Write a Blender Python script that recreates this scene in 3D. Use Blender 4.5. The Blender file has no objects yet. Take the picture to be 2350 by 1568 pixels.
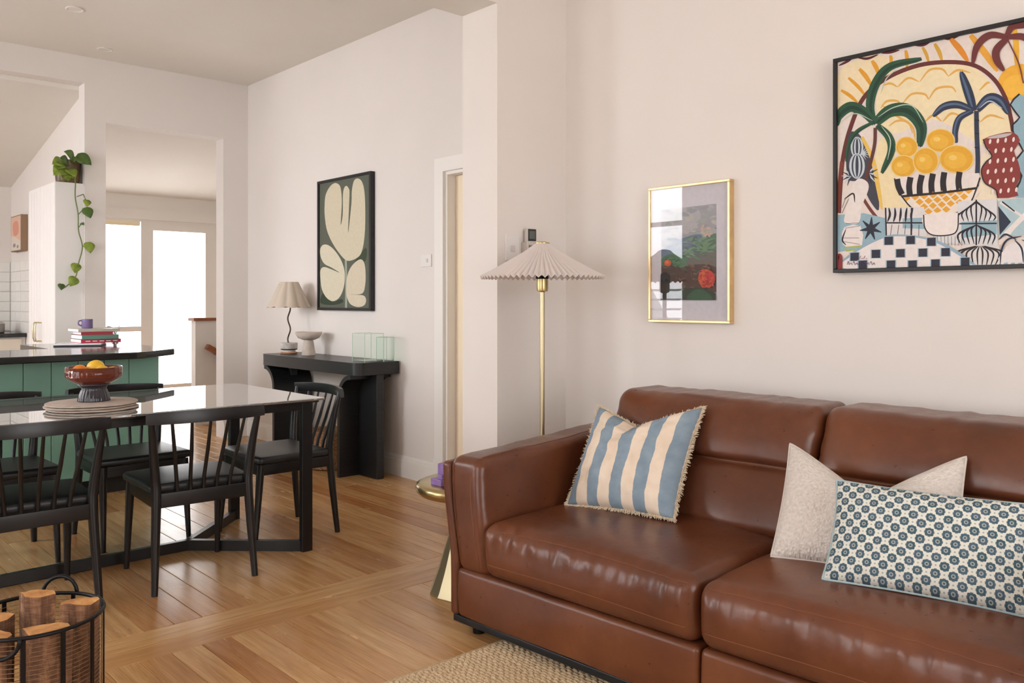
import bpy, bmesh, math, random
from mathutils import Vector, Matrix, noise
from mathutils.geometry import tessellate_polygon
from mathutils.bvhtree import BVHTree

random.seed(7)
scene = bpy.context.scene
COL = scene.collection

# ------------------------------------------------------------------ camera
F, CX, HY, H = 1945.0, 1175.0, 690.0, 1.22
TH = math.atan((1175 + 605) / F)
FW = (math.sin(TH), math.cos(TH)); RT = (math.cos(TH), -math.sin(TH))
cam = bpy.data.cameras.new('camera'); camo = bpy.data.objects.new('camera', cam); COL.objects.link(camo)
camo.location = (0, 0, H); camo.rotation_euler = (math.pi / 2, 0, -TH)
cam.sensor_fit = 'HORIZONTAL'; cam.sensor_width = 36; cam.lens = F / 2350 * 36
cam.shift_y = -(784 - HY) / 2350; cam.clip_start = 0.05
scene.camera = camo

# ------------------------------------------------------------------ world, daylight, exposure
vs = scene.view_settings
vs.view_transform = 'Standard'; vs.look = 'None'; vs.gamma = 1.0; vs.use_curve_mapping = False
vs.exposure = -0.17
wd = bpy.data.worlds.new('sky'); scene.world = wd; wd.use_nodes = True
bg = wd.node_tree.nodes['Background']; bg.inputs[0].default_value = (1.0, 0.99, 0.985, 1); bg.inputs[1].default_value = 6.0

def area(name, loc, rot, sx, sy, power, col=(0.972, 0.995, 1.05), spread=180):
    l = bpy.data.lights.new(name, 'AREA'); l.shape = 'RECTANGLE'; l.size = sx; l.size_y = sy
    l.energy = power; l.color = col; l.spread = math.radians(spread)
    o = bpy.data.objects.new(name, l); COL.objects.link(o); o.location = loc; o.rotation_euler = rot
    return o
HP = math.pi / 2
TILT = 0.74    # sky light falls in through the panes from above
# daylight by the window whose reflection shows in the gold-framed glass, and by the kitchen's window;
# the glazed hall doors and every other opening are lit by the sky itself
area('window_dining_offscreen', (-2.85, 6.35, 1.75), (0, -HP + TILT, 0), 3.3, 1.9, 235, spread=145)
area('window_kitchen_offscreen', (-2.1, 8.6, 1.75), (0, -HP + TILT, 0), 1.3, 1.3, 45, spread=140)

# ------------------------------------------------------------------ helpers
def ray(x, y):
    a = (x - CX) / F
    return (FW[0] + RT[0] * a, FW[1] + RT[1] * a, (HY - y) / F)
def on_x(x, y, X):
    d = ray(x, y); t = X / d[0]; return Vector((X, d[1] * t, H + d[2] * t))
def on_y(x, y, Y):
    d = ray(x, y); t = Y / d[1]; return Vector((d[0] * t, Y, H + d[2] * t))

def lin(c):
    def f(v):
        v /= 255.0
        return v / 12.92 if v <= 0.04045 else ((v + 0.055) / 1.055) ** 2.4
    return (f(c[0]), f(c[1]), f(c[2]), 1)

class NT:
    def __init__(s, name):
        s.m = bpy.data.materials.new(name); s.m.use_nodes = True
        s.n = s.m.node_tree.nodes; s.l = s.m.node_tree.links; s.b = s.n['Principled BSDF']
    def node(s, t, **k):
        n = s.n.new(t)
        for a, v in k.items(): setattr(n, a, v)
        return n
    def link(s, a, b): s.l.new(a, b)
    def coords(s, kind='Object', scale=(1, 1, 1), rnd=False):
        tc = s.node('ShaderNodeTexCoord'); mp = s.node('ShaderNodeMapping')
        mp.inputs['Scale'].default_value = scale
        s.link(tc.outputs[kind], mp.inputs['Vector'])
        if rnd:
            oi = s.node('ShaderNodeObjectInfo'); mu = s.node('ShaderNodeMath', operation='MULTIPLY'); mu.inputs[1].default_value = 37.0
            s.link(oi.outputs['Random'], mu.inputs[0])
            cb = s.node('ShaderNodeCombineXYZ'); s.link(mu.outputs[0], cb.inputs[0]); s.link(mu.outputs[0], cb.inputs[1])
            s.link(cb.outputs[0], mp.inputs['Location'])
        return mp.outputs[0]
    def noise(s, vec, scale=5, detail=4, rough=0.55, dist=0.0):
        n = s.node('ShaderNodeTexNoise'); n.inputs['Scale'].default_value = scale; n.inputs['Detail'].default_value = detail
        n.inputs['Roughness'].default_value = rough; n.inputs['Distortion'].default_value = dist
        s.link(vec, n.inputs['Vector']); return n.outputs['Fac']
    def ramp(s, fac, stops):
        r = s.node('ShaderNodeValToRGB'); e = r.color_ramp.elements
        while len(e) < len(stops): e.new(0.5)
        for el, (p, c) in zip(e, stops): el.position = p; el.color = lin(c)
        s.link(fac, r.inputs[0]); return r.outputs[0]
    def bump(s, fac, strength=0.3, dist=0.01, prev=None):
        b = s.node('ShaderNodeBump'); b.inputs['Strength'].default_value = strength; b.inputs['Distance'].default_value = dist
        s.link(fac, b.inputs['Height'])
        if prev is not None: s.link(prev, b.inputs['Normal'])
        return b.outputs[0]

def M(name, c, rough=0.5, metal=0.0, spec=0.5, coat=0.0, var=0.0, vscale=8, bump=0.0, bscale=60, bdist=0.004, sheen=0.0, ior=1.5, stretch=(1, 1, 1), trans=0.0, sss=0.0):
    t = NT(name); b = t.b
    b.inputs['Base Color'].default_value = lin(c); b.inputs['Roughness'].default_value = rough
    b.inputs['Metallic'].default_value = metal; b.inputs['Specular IOR Level'].default_value = spec
    b.inputs['Coat Weight'].default_value = coat; b.inputs['Coat Roughness'].default_value = 0.08
    b.inputs['IOR'].default_value = ior
    b.inputs['Sheen Weight'].default_value = sheen
    b.inputs['Transmission Weight'].default_value = trans
    if var > 0:
        v = t.noise(t.coords('Object', stretch), vscale, 5)
        lo = [max(0, x * (1 - var)) for x in c]; hi = [min(255, x * (1 + var)) for x in c]
        t.link(t.ramp(v, [(0.3, lo), (0.7, hi)]), b.inputs['Base Color'])
    if bump > 0:
        t.link(t.bump(t.noise(t.coords('Object', stretch), bscale, 6), bump, bdist), b.inputs['Normal'])
    return t.m

def glass_thin(name, tint=(255, 255, 255), ior=1.5, rough=0.0):
    t = NT(name)
    tr = t.node('ShaderNodeBsdfTransparent'); tr.inputs[0].default_value = lin(tint)
    gl = t.node('ShaderNodeBsdfGlossy'); gl.inputs['Roughness'].default_value = rough
    fr = t.node('ShaderNodeFresnel'); fr.inputs[0].default_value = ior
    mx = t.node('ShaderNodeMixShader')
    # a thin pane mirrors at its outer face only: no total reflection inside the sheet
    ge = t.node('ShaderNodeNewGeometry'); iv = t.node('ShaderNodeMath', operation='SUBTRACT'); iv.inputs[0].default_value = 1.0
    mu = t.node('ShaderNodeMath', operation='MULTIPLY'); t.link(ge.outputs['Backfacing'], iv.inputs[1]); t.link(fr.outputs[0], mu.inputs[0]); t.link(iv.outputs[0], mu.inputs[1])
    t.link(mu.outputs[0], mx.inputs[0]); t.link(tr.outputs[0], mx.inputs[1]); t.link(gl.outputs[0], mx.inputs[2])
    t.link(mx.outputs[0], t.n['Material Output'].inputs[0])
    return t.m

def paint_mat(name, rough=0.6):
    t = NT(name); a = t.node('ShaderNodeVertexColor', layer_name='Col')
    n = t.noise(t.coords('Object', (1, 1, 1)), 60, 4)
    mx = t.node('ShaderNodeMix', data_type='RGBA', blend_type='MULTIPLY'); mx.inputs[0].default_value = 1.0
    t.link(a.outputs[0], mx.inputs[6]); t.link(t.ramp(n, [(0.3, (246, 246, 246)), (0.7, (255, 255, 255))]), mx.inputs[7])
    t.link(mx.outputs[2], t.b.inputs['Base Color']); t.b.inputs['Roughness'].default_value = rough
    return t.m

def finish(o, parent, label=None, cat=None, group=None, kind=None):
    if parent is not None: o.parent = parent
    if label: o['label'] = label
    if cat: o['category'] = cat
    if group: o['group'] = group
    if kind: o['kind'] = kind
    return o

def thing(name, label, cat, loc=(0, 0, 0), rz=0, group=None):
    o = bpy.data.objects.new(name, None); COL.objects.link(o); o.location = loc; o.rotation_euler = (0, 0, rz)
    o.empty_display_size = 0.1
    return finish(o, None, label, cat, group)

def copy_tree(o, parent=None):
    c = o.copy(); COL.objects.link(c); c.parent = parent
    for ch in list(o.children): copy_tree(ch, c)
    return c

def smoothstep(t):
    t = max(0.0, min(1.0, t)); return t * t * (3 - 2 * t)

def catmull(pts, n=8, closed=False):
    P = [Vector(p) for p in pts]; out = []; L = len(P)
    if L < 3: return P
    rng = range(L) if closed else range(L - 1)
    for i in rng:
        p0 = P[(i - 1) % L] if closed or i > 0 else P[0] * 2 - P[1]
        p1 = P[i]; p2 = P[(i + 1) % L]
        p3 = P[(i + 2) % L] if closed or i + 2 < L else P[-1] * 2 - P[-2]
        for k in range(n):
            t = k / n
            out.append(0.5 * ((2 * p1) + (p2 - p0) * t + (2 * p0 - 5 * p1 + 4 * p2 - p3) * t * t + (3 * p1 - p0 - 3 * p2 + p3) * t ** 3))
    if not closed: out.append(P[-1])
    return out

class MB:
    def __init__(s): s.v = []; s.f = []
    def add(s, vs, fs):
        b = len(s.v); s.v += [Vector(p) for p in vs]; s.f += [[i + b for i in f] for f in fs]; return s
    def box(s, x0, x1, y0, y1, z0, z1):
        return s.add([(x0, y0, z0), (x1, y0, z0), (x1, y1, z0), (x0, y1, z0), (x0, y0, z1), (x1, y0, z1), (x1, y1, z1), (x0, y1, z1)],
                     [(0, 3, 2, 1), (4, 5, 6, 7), (0, 1, 5, 4), (1, 2, 6, 5), (2, 3, 7, 6), (3, 0, 4, 7)])
    def rbox(s, x0, x1, y0, y1, z0, z1, r=0.01, seg=2, n=(1, 1, 1), fn=None):
        c = ((x0 + x1) / 2, (y0 + y1) / 2, (z0 + z1) / 2); h = (abs(x1 - x0) / 2, abs(y1 - y0) / 2, abs(z1 - z0) / 2)
        r = min(r, min(h) * 0.999)
        ax = []
        for k in range(3):
            q = h[k] - r; pos = [q + r * math.tan(math.pi / 4 * i / seg) for i in range(seg + 1)]
            ax.append([-p for p in reversed(pos)] + [-q + 2 * q * i / n[k] for i in range(1, n[k])] + pos)
        idx = {}; V = []; Fc = []
        def vid(i, j, k):
            key = (i, j, k)
            if key not in idx:
                p = (ax[0][i], ax[1][j], ax[2][k])
                inn = [max(-(h[a] - r), min(h[a] - r, p[a])) for a in range(3)]
                d = Vector([p[a] - inn[a] for a in range(3)])
                if d.length > 1e-9: d = d.normalized() * r
                P = Vector([c[a] + inn[a] + d[a] for a in range(3)])
                if fn: P = Vector(fn(P))
                idx[key] = len(V); V.append(P)
            return idx[key]
        N = [len(a) - 1 for a in ax]
        for i in range(N[0]):
            for j in range(N[1]):
                Fc.append((vid(i, j, 0), vid(i, j + 1, 0), vid(i + 1, j + 1, 0), vid(i + 1, j, 0)))
                Fc.append((vid(i, j, N[2]), vid(i + 1, j, N[2]), vid(i + 1, j + 1, N[2]), vid(i, j + 1, N[2])))
        for i in range(N[0]):
            for k in range(N[2]):
                Fc.append((vid(i, 0, k), vid(i + 1, 0, k), vid(i + 1, 0, k + 1), vid(i, 0, k + 1)))
                Fc.append((vid(i, N[1], k), vid(i, N[1], k + 1), vid(i + 1, N[1], k + 1), vid(i + 1, N[1], k)))
        for j in range(N[1]):
            for k in range(N[2]):
                Fc.append((vid(0, j, k), vid(0, j, k + 1), vid(0, j + 1, k + 1), vid(0, j + 1, k)))
                Fc.append((vid(N[0], j, k), vid(N[0], j + 1, k), vid(N[0], j + 1, k + 1), vid(N[0], j, k + 1)))
        return s.add(V, Fc)
    def tube(s, pts, r, seg=8, closed=False, sq=None):
        P = [Vector(p) for p in pts]; n = len(P)
        R = r if isinstance(r, (list, tuple)) else [r] * n
        T = []
        for i in range(n):
            a = P[(i - 1) % n] if closed or i > 0 else P[0]; b = P[(i + 1) % n] if closed or i < n - 1 else P[-1]
            T.append((b - a).normalized())
        up = Vector((0, 0, 1)) if abs(T[0].z) < 0.9 else Vector((1, 0, 0))
        nrm = (up - T[0] * up.dot(T[0])).normalized(); V = []
        for i in range(n):
            nrm = (nrm - T[i] * nrm.dot(T[i])).normalized(); bn = T[i].cross(nrm)
            for k in range(seg):
                a = 2 * math.pi * k / seg
                w = (sq or (1, 1))
                V.append(P[i] + nrm * math.cos(a) * R[i] * w[0] + bn * math.sin(a) * R[i] * w[1])
        Fc = []
        m = n if closed else n - 1
        for i in range(m):
            for k in range(seg):
                a = i * seg + k; b = i * seg + (k + 1) % seg; c = ((i + 1) % n) * seg + (k + 1) % seg; d = ((i + 1) % n) * seg + k
                Fc.append((a, b, c, d))
        if not closed:
            Fc.append(tuple(range(seg))[::-1]); Fc.append(tuple((n - 1) * seg + k for k in range(seg)))
        return s.add(V, Fc)
    def lathe(s, prof, seg=32, c=(0, 0, 0), cap=True, wave=None):
        V = []; Fc = []; n = len(prof)
        for i, (r, z) in enumerate(prof):
            for k in range(seg):
                a = 2 * math.pi * k / seg; rr, zz = (r, z) if wave is None else wave(r, z, a, k)
                V.append((c[0] + rr * math.cos(a), c[1] + rr * math.sin(a), c[2] + zz))
        for i in range(n - 1):
            for k in range(seg):
                Fc.append((i * seg + k, i * seg + (k + 1) % seg, (i + 1) * seg + (k + 1) % seg, (i + 1) * seg + k))
        if cap:
            Fc.append(tuple(range(seg))[::-1]); Fc.append(tuple((n - 1) * seg + k for k in range(seg)))
        return s.add(V, Fc)
    def prism(s, poly, a0, a1, axis='z'):
        def p3(u, v, w): return {'z': (u, v, w), 'y': (u, w, v), 'x': (w, u, v)}[axis]
        n = len(poly); V = [p3(u, v, a0) for u, v in poly] + [p3(u, v, a1) for u, v in poly]; Fc = []
        tri = tessellate_polygon([[Vector((u, v, 0)) for u, v in poly]])
        for t in tri: Fc.append(tuple(t)); Fc.append(tuple(i + n for i in reversed(t)))
        for i in range(n): j = (i + 1) % n; Fc.append((i, j, n + j, n + i))
        return s.add(V, Fc)
    def grid(s, fn, nu, nv):
        V = [fn(i / nu, j / nv) for j in range(nv + 1) for i in range(nu + 1)]; w = nu + 1
        return s.add(V, [(j * w + i, j * w + i + 1, (j + 1) * w + i + 1, (j + 1) * w + i) for j in range(nv) for i in range(nu)])
    def bar(s, a, b, w, h, up=(0, 0, 1), w2=None, h2=None):
        a = Vector(a); b = Vector(b); t = (b - a).normalized(); u = Vector(up)
        if abs(t.dot(u)) > 0.99: u = Vector((0, 1, 0))
        sd = t.cross(u).normalized(); u = sd.cross(t).normalized(); w2 = w if w2 is None else w2; h2 = h if h2 is None else h2
        V = [a + sd * x * w / 2 + u * y * h / 2 for x, y in ((-1, -1), (1, -1), (1, 1), (-1, 1))] + [b + sd * x * w2 / 2 + u * y * h2 / 2 for x, y in ((-1, -1), (1, -1), (1, 1), (-1, 1))]
        return s.add(V, [(0, 1, 2, 3), (7, 6, 5, 4), (0, 4, 5, 1), (1, 5, 6, 2), (2, 6, 7, 3), (3, 7, 4, 0)])
    def mesh(s, name, mat, smooth=None, fix=True):
        me = bpy.data.meshes.new(name); me.from_pydata([tuple(v) for v in s.v], [], s.f)
        if fix:
            bm = bmesh.new(); bm.from_mesh(me); bmesh.ops.recalc_face_normals(bm, faces=bm.faces); bm.to_mesh(me); bm.free()
        if mat is not None: me.materials.append(mat)
        if smooth is not None:
            me.polygons.foreach_set('use_smooth', [True] * len(me.polygons))
            if smooth < 180: me.set_sharp_from_angle(angle=math.radians(smooth))
        me.update(); return me
    def build(s, name, mat, parent=None, smooth=None, world=False, label=None, cat=None, group=None, kind=None, fix=True):
        if world and parent is not None:
            loc = Vector(parent.location)
            q = parent.parent
            while q is not None: loc = loc + Vector(q.location); q = q.parent
            s.v = [v - loc for v in s.v]
        o = bpy.data.objects.new(name, s.mesh(name, mat, smooth, fix)); COL.objects.link(o)
        return finish(o, parent, label, cat, group, kind)

def solo(mb, name, mat, label, cat, smooth=None, group=None, kind=None):
    """a thing that is one mesh: origin moved to its base"""
    xs = [v.x for v in mb.v]; ys = [v.y for v in mb.v]; zs = [v.z for v in mb.v]
    o = Vector(((min(xs) + max(xs)) / 2, (min(ys) + max(ys)) / 2, min(zs)))
    mb.v = [v - o for v in mb.v]
    ob = mb.build(name, mat, None, smooth, label=label, cat=cat, group=group, kind=kind); ob.location = o
    return ob

class Paint:
    """flat painted shapes: polygons in photo-crop pixels, mapped to a plane, one coat over the other"""
    def __init__(s, mp, coat=0.00012): s.mp = mp; s.v = []; s.f = []; s.c = []; s.k = 0; s.coat = coat
    def poly(s, pts, c, smooth=0):
        if smooth: pts = [(p.x, p.y) for p in catmull([(x, y, 0) for x, y in pts], smooth, True)]
        s.k += 1; b = len(s.v); s.v += [s.mp(x, y, s.k * s.coat) for x, y in pts]
        for t in tessellate_polygon([[Vector((x, y, 0)) for x, y in pts]]): s.f.append([i + b for i in t]); s.c.append(lin(c))
    def ell(s, cx, cy, rx, ry, c, rot=0, n=24):
        cr, sr = math.cos(rot), math.sin(rot)
        s.poly([(cx + rx * math.cos(a) * cr - ry * math.sin(a) * sr, cy + rx * math.cos(a) * sr + ry * math.sin(a) * cr) for a in [2 * math.pi * i / n for i in range(n)]], c)
    def stroke(s, pts, w, c, sm=6, taper=None):
        P = catmull([(x, y, 0) for x, y in pts], sm) if len(pts) > 2 else [Vector((x, y, 0)) for x, y in pts]
        n = len(P); L = []; Rr = []
        for i in range(n):
            t = (P[min(i + 1, n - 1)] - P[max(i - 1, 0)]).normalized(); nn = Vector((-t.y, t.x, 0)); u = i / (n - 1)
            k = 1.0 if taper is None else {'end': 1 - 0.85 * u ** 1.5, 'both': 0.25 + 0.75 * math.sin(math.pi * u) ** 0.7, 'leaf': 0.35 + 0.65 * math.sin(math.pi * min(1, u * 0.92 + 0.08)) ** 0.6}[taper]
            L.append(P[i] + nn * w / 2 * k); Rr.append(P[i] - nn * w / 2 * k)
        s.k += 1; b = len(s.v)
        s.v += [s.mp(p.x, p.y, s.k * s.coat) for p in L] + [s.mp(p.x, p.y, s.k * s.coat) for p in Rr]
        for i in range(n - 1): s.f.append([b + i, b + i + 1, b + n + i + 1, b + n + i]); s.c.append(lin(c))
    def build(s, name, mat, parent):
        loc = Vector(parent.location)
        me = bpy.data.meshes.new(name); me.from_pydata([tuple(Vector(v) - loc) for v in s.v], [], s.f)
        at = me.color_attributes.new('Col', 'FLOAT_COLOR', 'CORNER')
        for p in me.polygons:
            for li in p.loop_indices: at.data[li].color = s.c[p.index]
        me.materials.append(mat); o = bpy.data.objects.new(name, me); COL.objects.link(o); o.parent = parent
        return o

# ------------------------------------------------------------------ materials
def wall_material(name, c):
    t = NT(name); v = t.noise(t.coords('Object'), 1.5, 3)
    t.link(t.ramp(v, [(0.3, [x * 0.985 for x in c]), (0.7, c)]), t.b.inputs['Base Color'])
    t.b.inputs['Roughness'].default_value = 0.75; t.b.inputs['Specular IOR Level'].default_value = 0.25
    t.link(t.bump(t.noise(t.coords('Object'), 220, 3), 0.06, 0.002), t.b.inputs['Normal']); return t.m
m_wall = wall_material('wall_paint', (233, 226, 221))
m_ceil = wall_material('ceiling_paint', (233, 228, 220))
m_trim = M('trim_paint', (240, 236, 231), 0.4)
m_white = M('white_paint', (238, 234, 228), 0.45)
m_cabinet = M('cabinet_white', (238, 234, 232), 0.35)
m_cream = M('cream_door_paint', (246, 228, 200), 0.5)

def plank_material():
    t = NT('oak_plank'); vec = t.coords('Object', (14, 0.9, 14), rnd=True)
    g = t.noise(vec, 2.2, 8, 0.62, 0.6); g2 = t.noise(t.coords('Object', (60, 2.2, 60), rnd=True), 3, 5, 0.6)
    base = t.ramp(g, [(0.25, (178, 134, 92)), (0.5, (206, 165, 118)), (0.78, (222, 188, 144))])
    fine = t.ramp(g2, [(0.3, (205, 195, 185)), (0.65, (255, 255, 255))])
    mx = t.node('ShaderNodeMix', data_type='RGBA', blend_type='MULTIPLY'); mx.inputs[0].default_value = 0.55
    t.link(base, mx.inputs[6]); t.link(fine, mx.inputs[7])
    oi = t.node('ShaderNodeObjectInfo')
    tint = t.ramp(oi.outputs['Random'], [(0.0, (214, 182, 154)), (0.25, (238, 220, 198)), (0.6, (250, 240, 224)), (1.0, (255, 250, 238))])
    mx2 = t.node('ShaderNodeMix', data_type='RGBA', blend_type='MULTIPLY'); mx2.inputs[0].default_value = 1
    t.link(mx.outputs[2], mx2.inputs[6]); t.link(tint, mx2.inputs[7]); t.link(mx2.outputs[2], t.b.inputs['Base Color'])
    rr = t.node('ShaderNodeMapRange'); rr.inputs[3].default_value = 0.17; rr.inputs[4].default_value = 0.33
    t.link(t.noise(t.coords('Object', (3, 1, 1), rnd=True), 2, 4), rr.inputs[0]); t.link(rr.outputs[0], t.b.inputs['Roughness'])
    t.b.inputs['Specular IOR Level'].default_value = 0.55
    w = t.noise(t.coords('Object', (3, 0.6, 1), rnd=True), 2, 2)
    t.link(t.bump(g2, 0.06, 0.0015, t.bump(w, 0.12, 0.006)), t.b.inputs['Normal']); return t.m
m_plank = plank_material()
m_subfloor = M('subfloor_dark', (60, 38, 22), 0.9)

def leather_material():
    t = NT('brown_leather'); v = t.noise(t.coords('Object'), 3.0, 5); v2 = t.noise(t.coords('Object'), 40, 4)
    base = t.ramp(v, [(0.25, (82, 44, 28)), (0.5, (104, 58, 36)), (0.75, (124, 73, 45))])
    mx = t.node('ShaderNodeMix', data_type='RGBA', blend_type='MULTIPLY'); mx.inputs[0].default_value = 0.25
    t.link(base, mx.inputs[6]); t.link(t.ramp(v2, [(0.3, (200, 200, 200)), (0.7, (255, 255, 255))]), mx.inputs[7])
    t.link(mx.outputs[2], t.b.inputs['Base Color'])
    gr = t.noise(t.coords('Object'), 320, 2)
    wr = t.noise(t.coords('Object', (1, 1, 1)), 13, 3, 0.5, 0.2)
    n1 = t.bump(wr, 0.16, 0.012); t.link(t.bump(gr, 0.06, 0.001, n1), t.b.inputs['Normal'])
    rr = t.node('ShaderNodeMapRange'); rr.inputs[3].default_value = 0.22; rr.inputs[4].default_value = 0.40
    t.link(v2, rr.inputs[0]); t.link(rr.outputs[0], t.b.inputs['Roughness'])
    t.b.inputs['Specular IOR Level'].default_value = 0.5; return t.m
m_leather = leather_material()
m_piping = m_leather
m_stitch = M('stitch_thread', (122, 74, 48), 0.55)
m_black_wood = M('black_stained_wood', (17, 16, 18), 0.34, var=0.15, vscale=6, stretch=(6, 6, 1), spec=0.5)
m_black_seat = M('black_leather_seat', (34, 36, 38), 0.38, bump=0.12, bscale=180, bdist=0.002)
m_console = M('black_oak_console', (30, 31, 33), 0.34, var=0.22, vscale=5, stretch=(2, 2, 30), bump=0.1, bscale=12, bdist=0.002)
m_brass = M('brass', (188, 168, 122), 0.26, 1.0)
m_brass_satin = M('satin_brass', (200, 186, 152), 0.36, 1.0)
m_gold_frame = M('gold_frame_foil', (228, 200, 152), 0.38, 1.0, var=0.05, vscale=20)
m_dark_metal = M('black_iron', (24, 22, 24), 0.42, 0.6)
m_rod = M('dark_plinth_metal', (46, 50, 54), 0.35, 0.5)
m_black_frame = M('black_frame', (16, 16, 18), 0.4)
m_green = M('green_cabinet_paint', (130, 178, 162), 0.42, var=0.03, vscale=3)
m_worktop = M('black_stone_worktop', (30, 33, 34), 0.10, spec=0.6)
m_kick = M('toe_kick_black', (24, 24, 24), 0.6)
m_glass = glass_thin('clear_glass')
m_vase = glass_thin('green_edged_glass', (249, 254, 251), 1.35)
m_vase_edge = M('glass_edge_green', (196, 220, 196), 0.1, spec=0.8)
m_paint = paint_mat('painted_canvas', 0.65)
m_print = paint_mat('printed_paper', 0.8)
m_shade = M('pleated_white_fabric', (226, 216, 212), 0.85, sheen=0.2)
m_shade2 = M('linen_shade', (206, 192, 176), 0.9, bump=0.1, bscale=300, bdist=0.001)
m_plastic = M('white_plastic', (232, 228, 226), 0.35)

# ------------------------------------------------------------------ the setting
WX, WD, YB = 3.08, 3.41, 7.26           # sofa wall, console wall, back wall
XL, YF, ZC = -1.45, -2.2, 3.16
def struct(name, mat, *boxes, parent=None, smooth=None):
    m = MB()
    for b in boxes: m.box(*b)
    return m.build(name, mat, parent, smooth, kind='structure')

floor = struct('floor', m_subfloor, (XL - .1, 4.8, YF - .1, 9.95, -0.12, -0.021))
PW = 0.107
def plank_mesh(w, L):
    return MB().rbox(-w / 2 + .0007, w / 2 - .0007, 0.0006, L - .0006, -0.0215, 0, 0.0022, 1).mesh('plank', m_plank)
PM = {}
def plank(x, y0, L, along='y', w=PW):
    L = round(L, 2); k = (w, L)
    if k not in PM: PM[k] = plank_mesh(w, L)
    o = bpy.data.objects.new('plank', PM[k]); COL.objects.link(o); o.parent = floor
    o.location = (x, y0, 0)
    if along == 'x': o.rotation_euler = (0, 0, -HP)
x = 1.2182 + PW / 2 - PW * 25; row = 0
while x < 3.5 + PW:
    row += 1
    if x > XL - .02:
        cut = [0.35, -0.25, 1.05, -0.55, 0.65][row % 5]          # living room: one joint per row
        plank(x, cut, 2.96 - cut); plank(x, YF, cut - YF)
        c2 = [4.85, 6.05, 5.45, 4.45, 6.45, 5.15][row % 6]        # dining room
        plank(x, 3.215, c2 - 3.215); plank(x, c2, 9.9 - c2 if x > 2.2 else 9.3 - c2)
    x += PW
while x < 4.7:
    plank(x, YB + .15, 2.49); x += PW
for r, y in enumerate((2.96 + .06375, 2.96 + .19125)):
    plank(XL, y, 3.0 - XL, 'x', 0.1275); plank(3.0, y, .6, 'x', 0.1275)

wall_r = struct('wall_right', m_wall, (WX, 3.7, YF, 2.965, 0, ZC))
wall_pier = struct('wall_pier', m_wall, (2.62, 3.7, 2.965, 3.22, 0, ZC))
DY0, DY1, DZ = 3.55, 4.37, 2.06
wall_d = struct('wall_right_dining', m_wall, (WD, 3.7, 3.22, DY0, 0, ZC), (WD, 3.7, DY1, YB + .15, 0, ZC), (WD, 3.7, DY0, DY1, DZ, ZC))
wall_b = struct('wall_back', m_wall, (3.18, WD, YB, YB + .15, 0, ZC), (2.2, 3.18, YB, YB + .15, 2.655, ZC), (2.04, 2.2, YB, YB + .15, 0, ZC), (XL, 2.04, YB, YB + .15, 2.95, ZC))
ceil = struct('ceiling', m_ceil, (XL - .1, 3.8, YF - .1, YB + .15, ZC, ZC + .12))
beam = struct('trim_1', m_ceil, (XL, 2.62, 2.965, 3.22, 2.61, ZC))
def rake(y): return 2.95 - 0.217 * (y - YB)
cl2 = MB().prism([(YB + .15, rake(YB + .15)), (10.05, rake(10.05)), (10.05, rake(10.05) + .12), (YB + .15, ZC + .12)], XL - .1, 4.8, 'x').build('ceiling_kitchen', m_ceil, kind='structure')
wall_k = struct('wall_kitchen_side', m_wall, (2.08, 2.2, YB + .15, 9.88, 0, 2.95))
wall_f = struct('wall_kitchen_far', m_wall, (XL, 2.2, 9.88, 10.0, 0, 2.5))
wall_hr = struct('wall_hall_right', m_wall, (4.65, 4.8, YB, 10.0, 0, 3.0), (3.41, 4.8, YB, YB + .15, 0, 3.0))
wall_front = struct('wall_front', m_wall, (XL, -0.2, YF - .12, YF, 0, ZC), (2.2, 3.7, YF - .12, YF, 0, ZC), (-0.2, 2.2, YF - .12, YF, 0, .6), (-0.2, 2.2, YF - .12, YF, 2.55, ZC))
# left wall with four windows; the second, unseen, is added to admit daylight
LW = [(0.45, 2.25, 0.45, 2.5), (3.6, 4.6, 0.5, 2.6), (5.50, 6.65, 0.5, 2.75), (8.0, 9.2, 1.0, 2.3)]
bx = []; y0 = YF
for (a, b, z0, z1) in LW:
    bx += [(XL - .12, XL, y0, a, 0, ZC), (XL - .12, XL, a, b, 0, z0), (XL - .12, XL, a, b, z1, ZC)]; y0 = b
bx.append((XL - .12, XL, y0, 10.0, 0, ZC))
wall_l = struct('wall_left', m_wall, *bx)
m_slat = M('white_blind_slat', (236, 232, 226), 0.5)
for i, (a, b, z0, z1) in enumerate(LW):
    w = MB(); f = .05
    for q in ((a, a + f, z0, z1), (b - f, b, z0, z1), (a + f, b - f, z0, z0 + f), (a + f, b - f, z1 - f, z1), (a + f, b - f, (z0 + z1) / 2 + .42, (z0 + z1) / 2 + .47)):
        w.box(XL - .09, XL - .04, *q)
    wn = w.build('window_%d' % (i + 2), m_trim, kind='structure')
    MB().box(XL - .068, XL - .062, a + f, b - f, z0 + f, z1 - f).build('pane', m_glass, wn)
    MB().box(XL, XL + .04, a - .05, b + .05, z0 - .04, z0).build('window_sill', m_trim, wn)
    if i in (0, 2):
        n = 9
        sm = MB().bar((XL - .02, a + f, 0), (XL - .02, b - f, 0), .045, .003, up=(.5, 0, 1)).mesh('slat', m_slat)
        for k in range(n):
            o = bpy.data.objects.new('slat', sm); COL.objects.link(o); o.parent = wn; o.location = (0, 0, z0 + .1 + k * .105)

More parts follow.
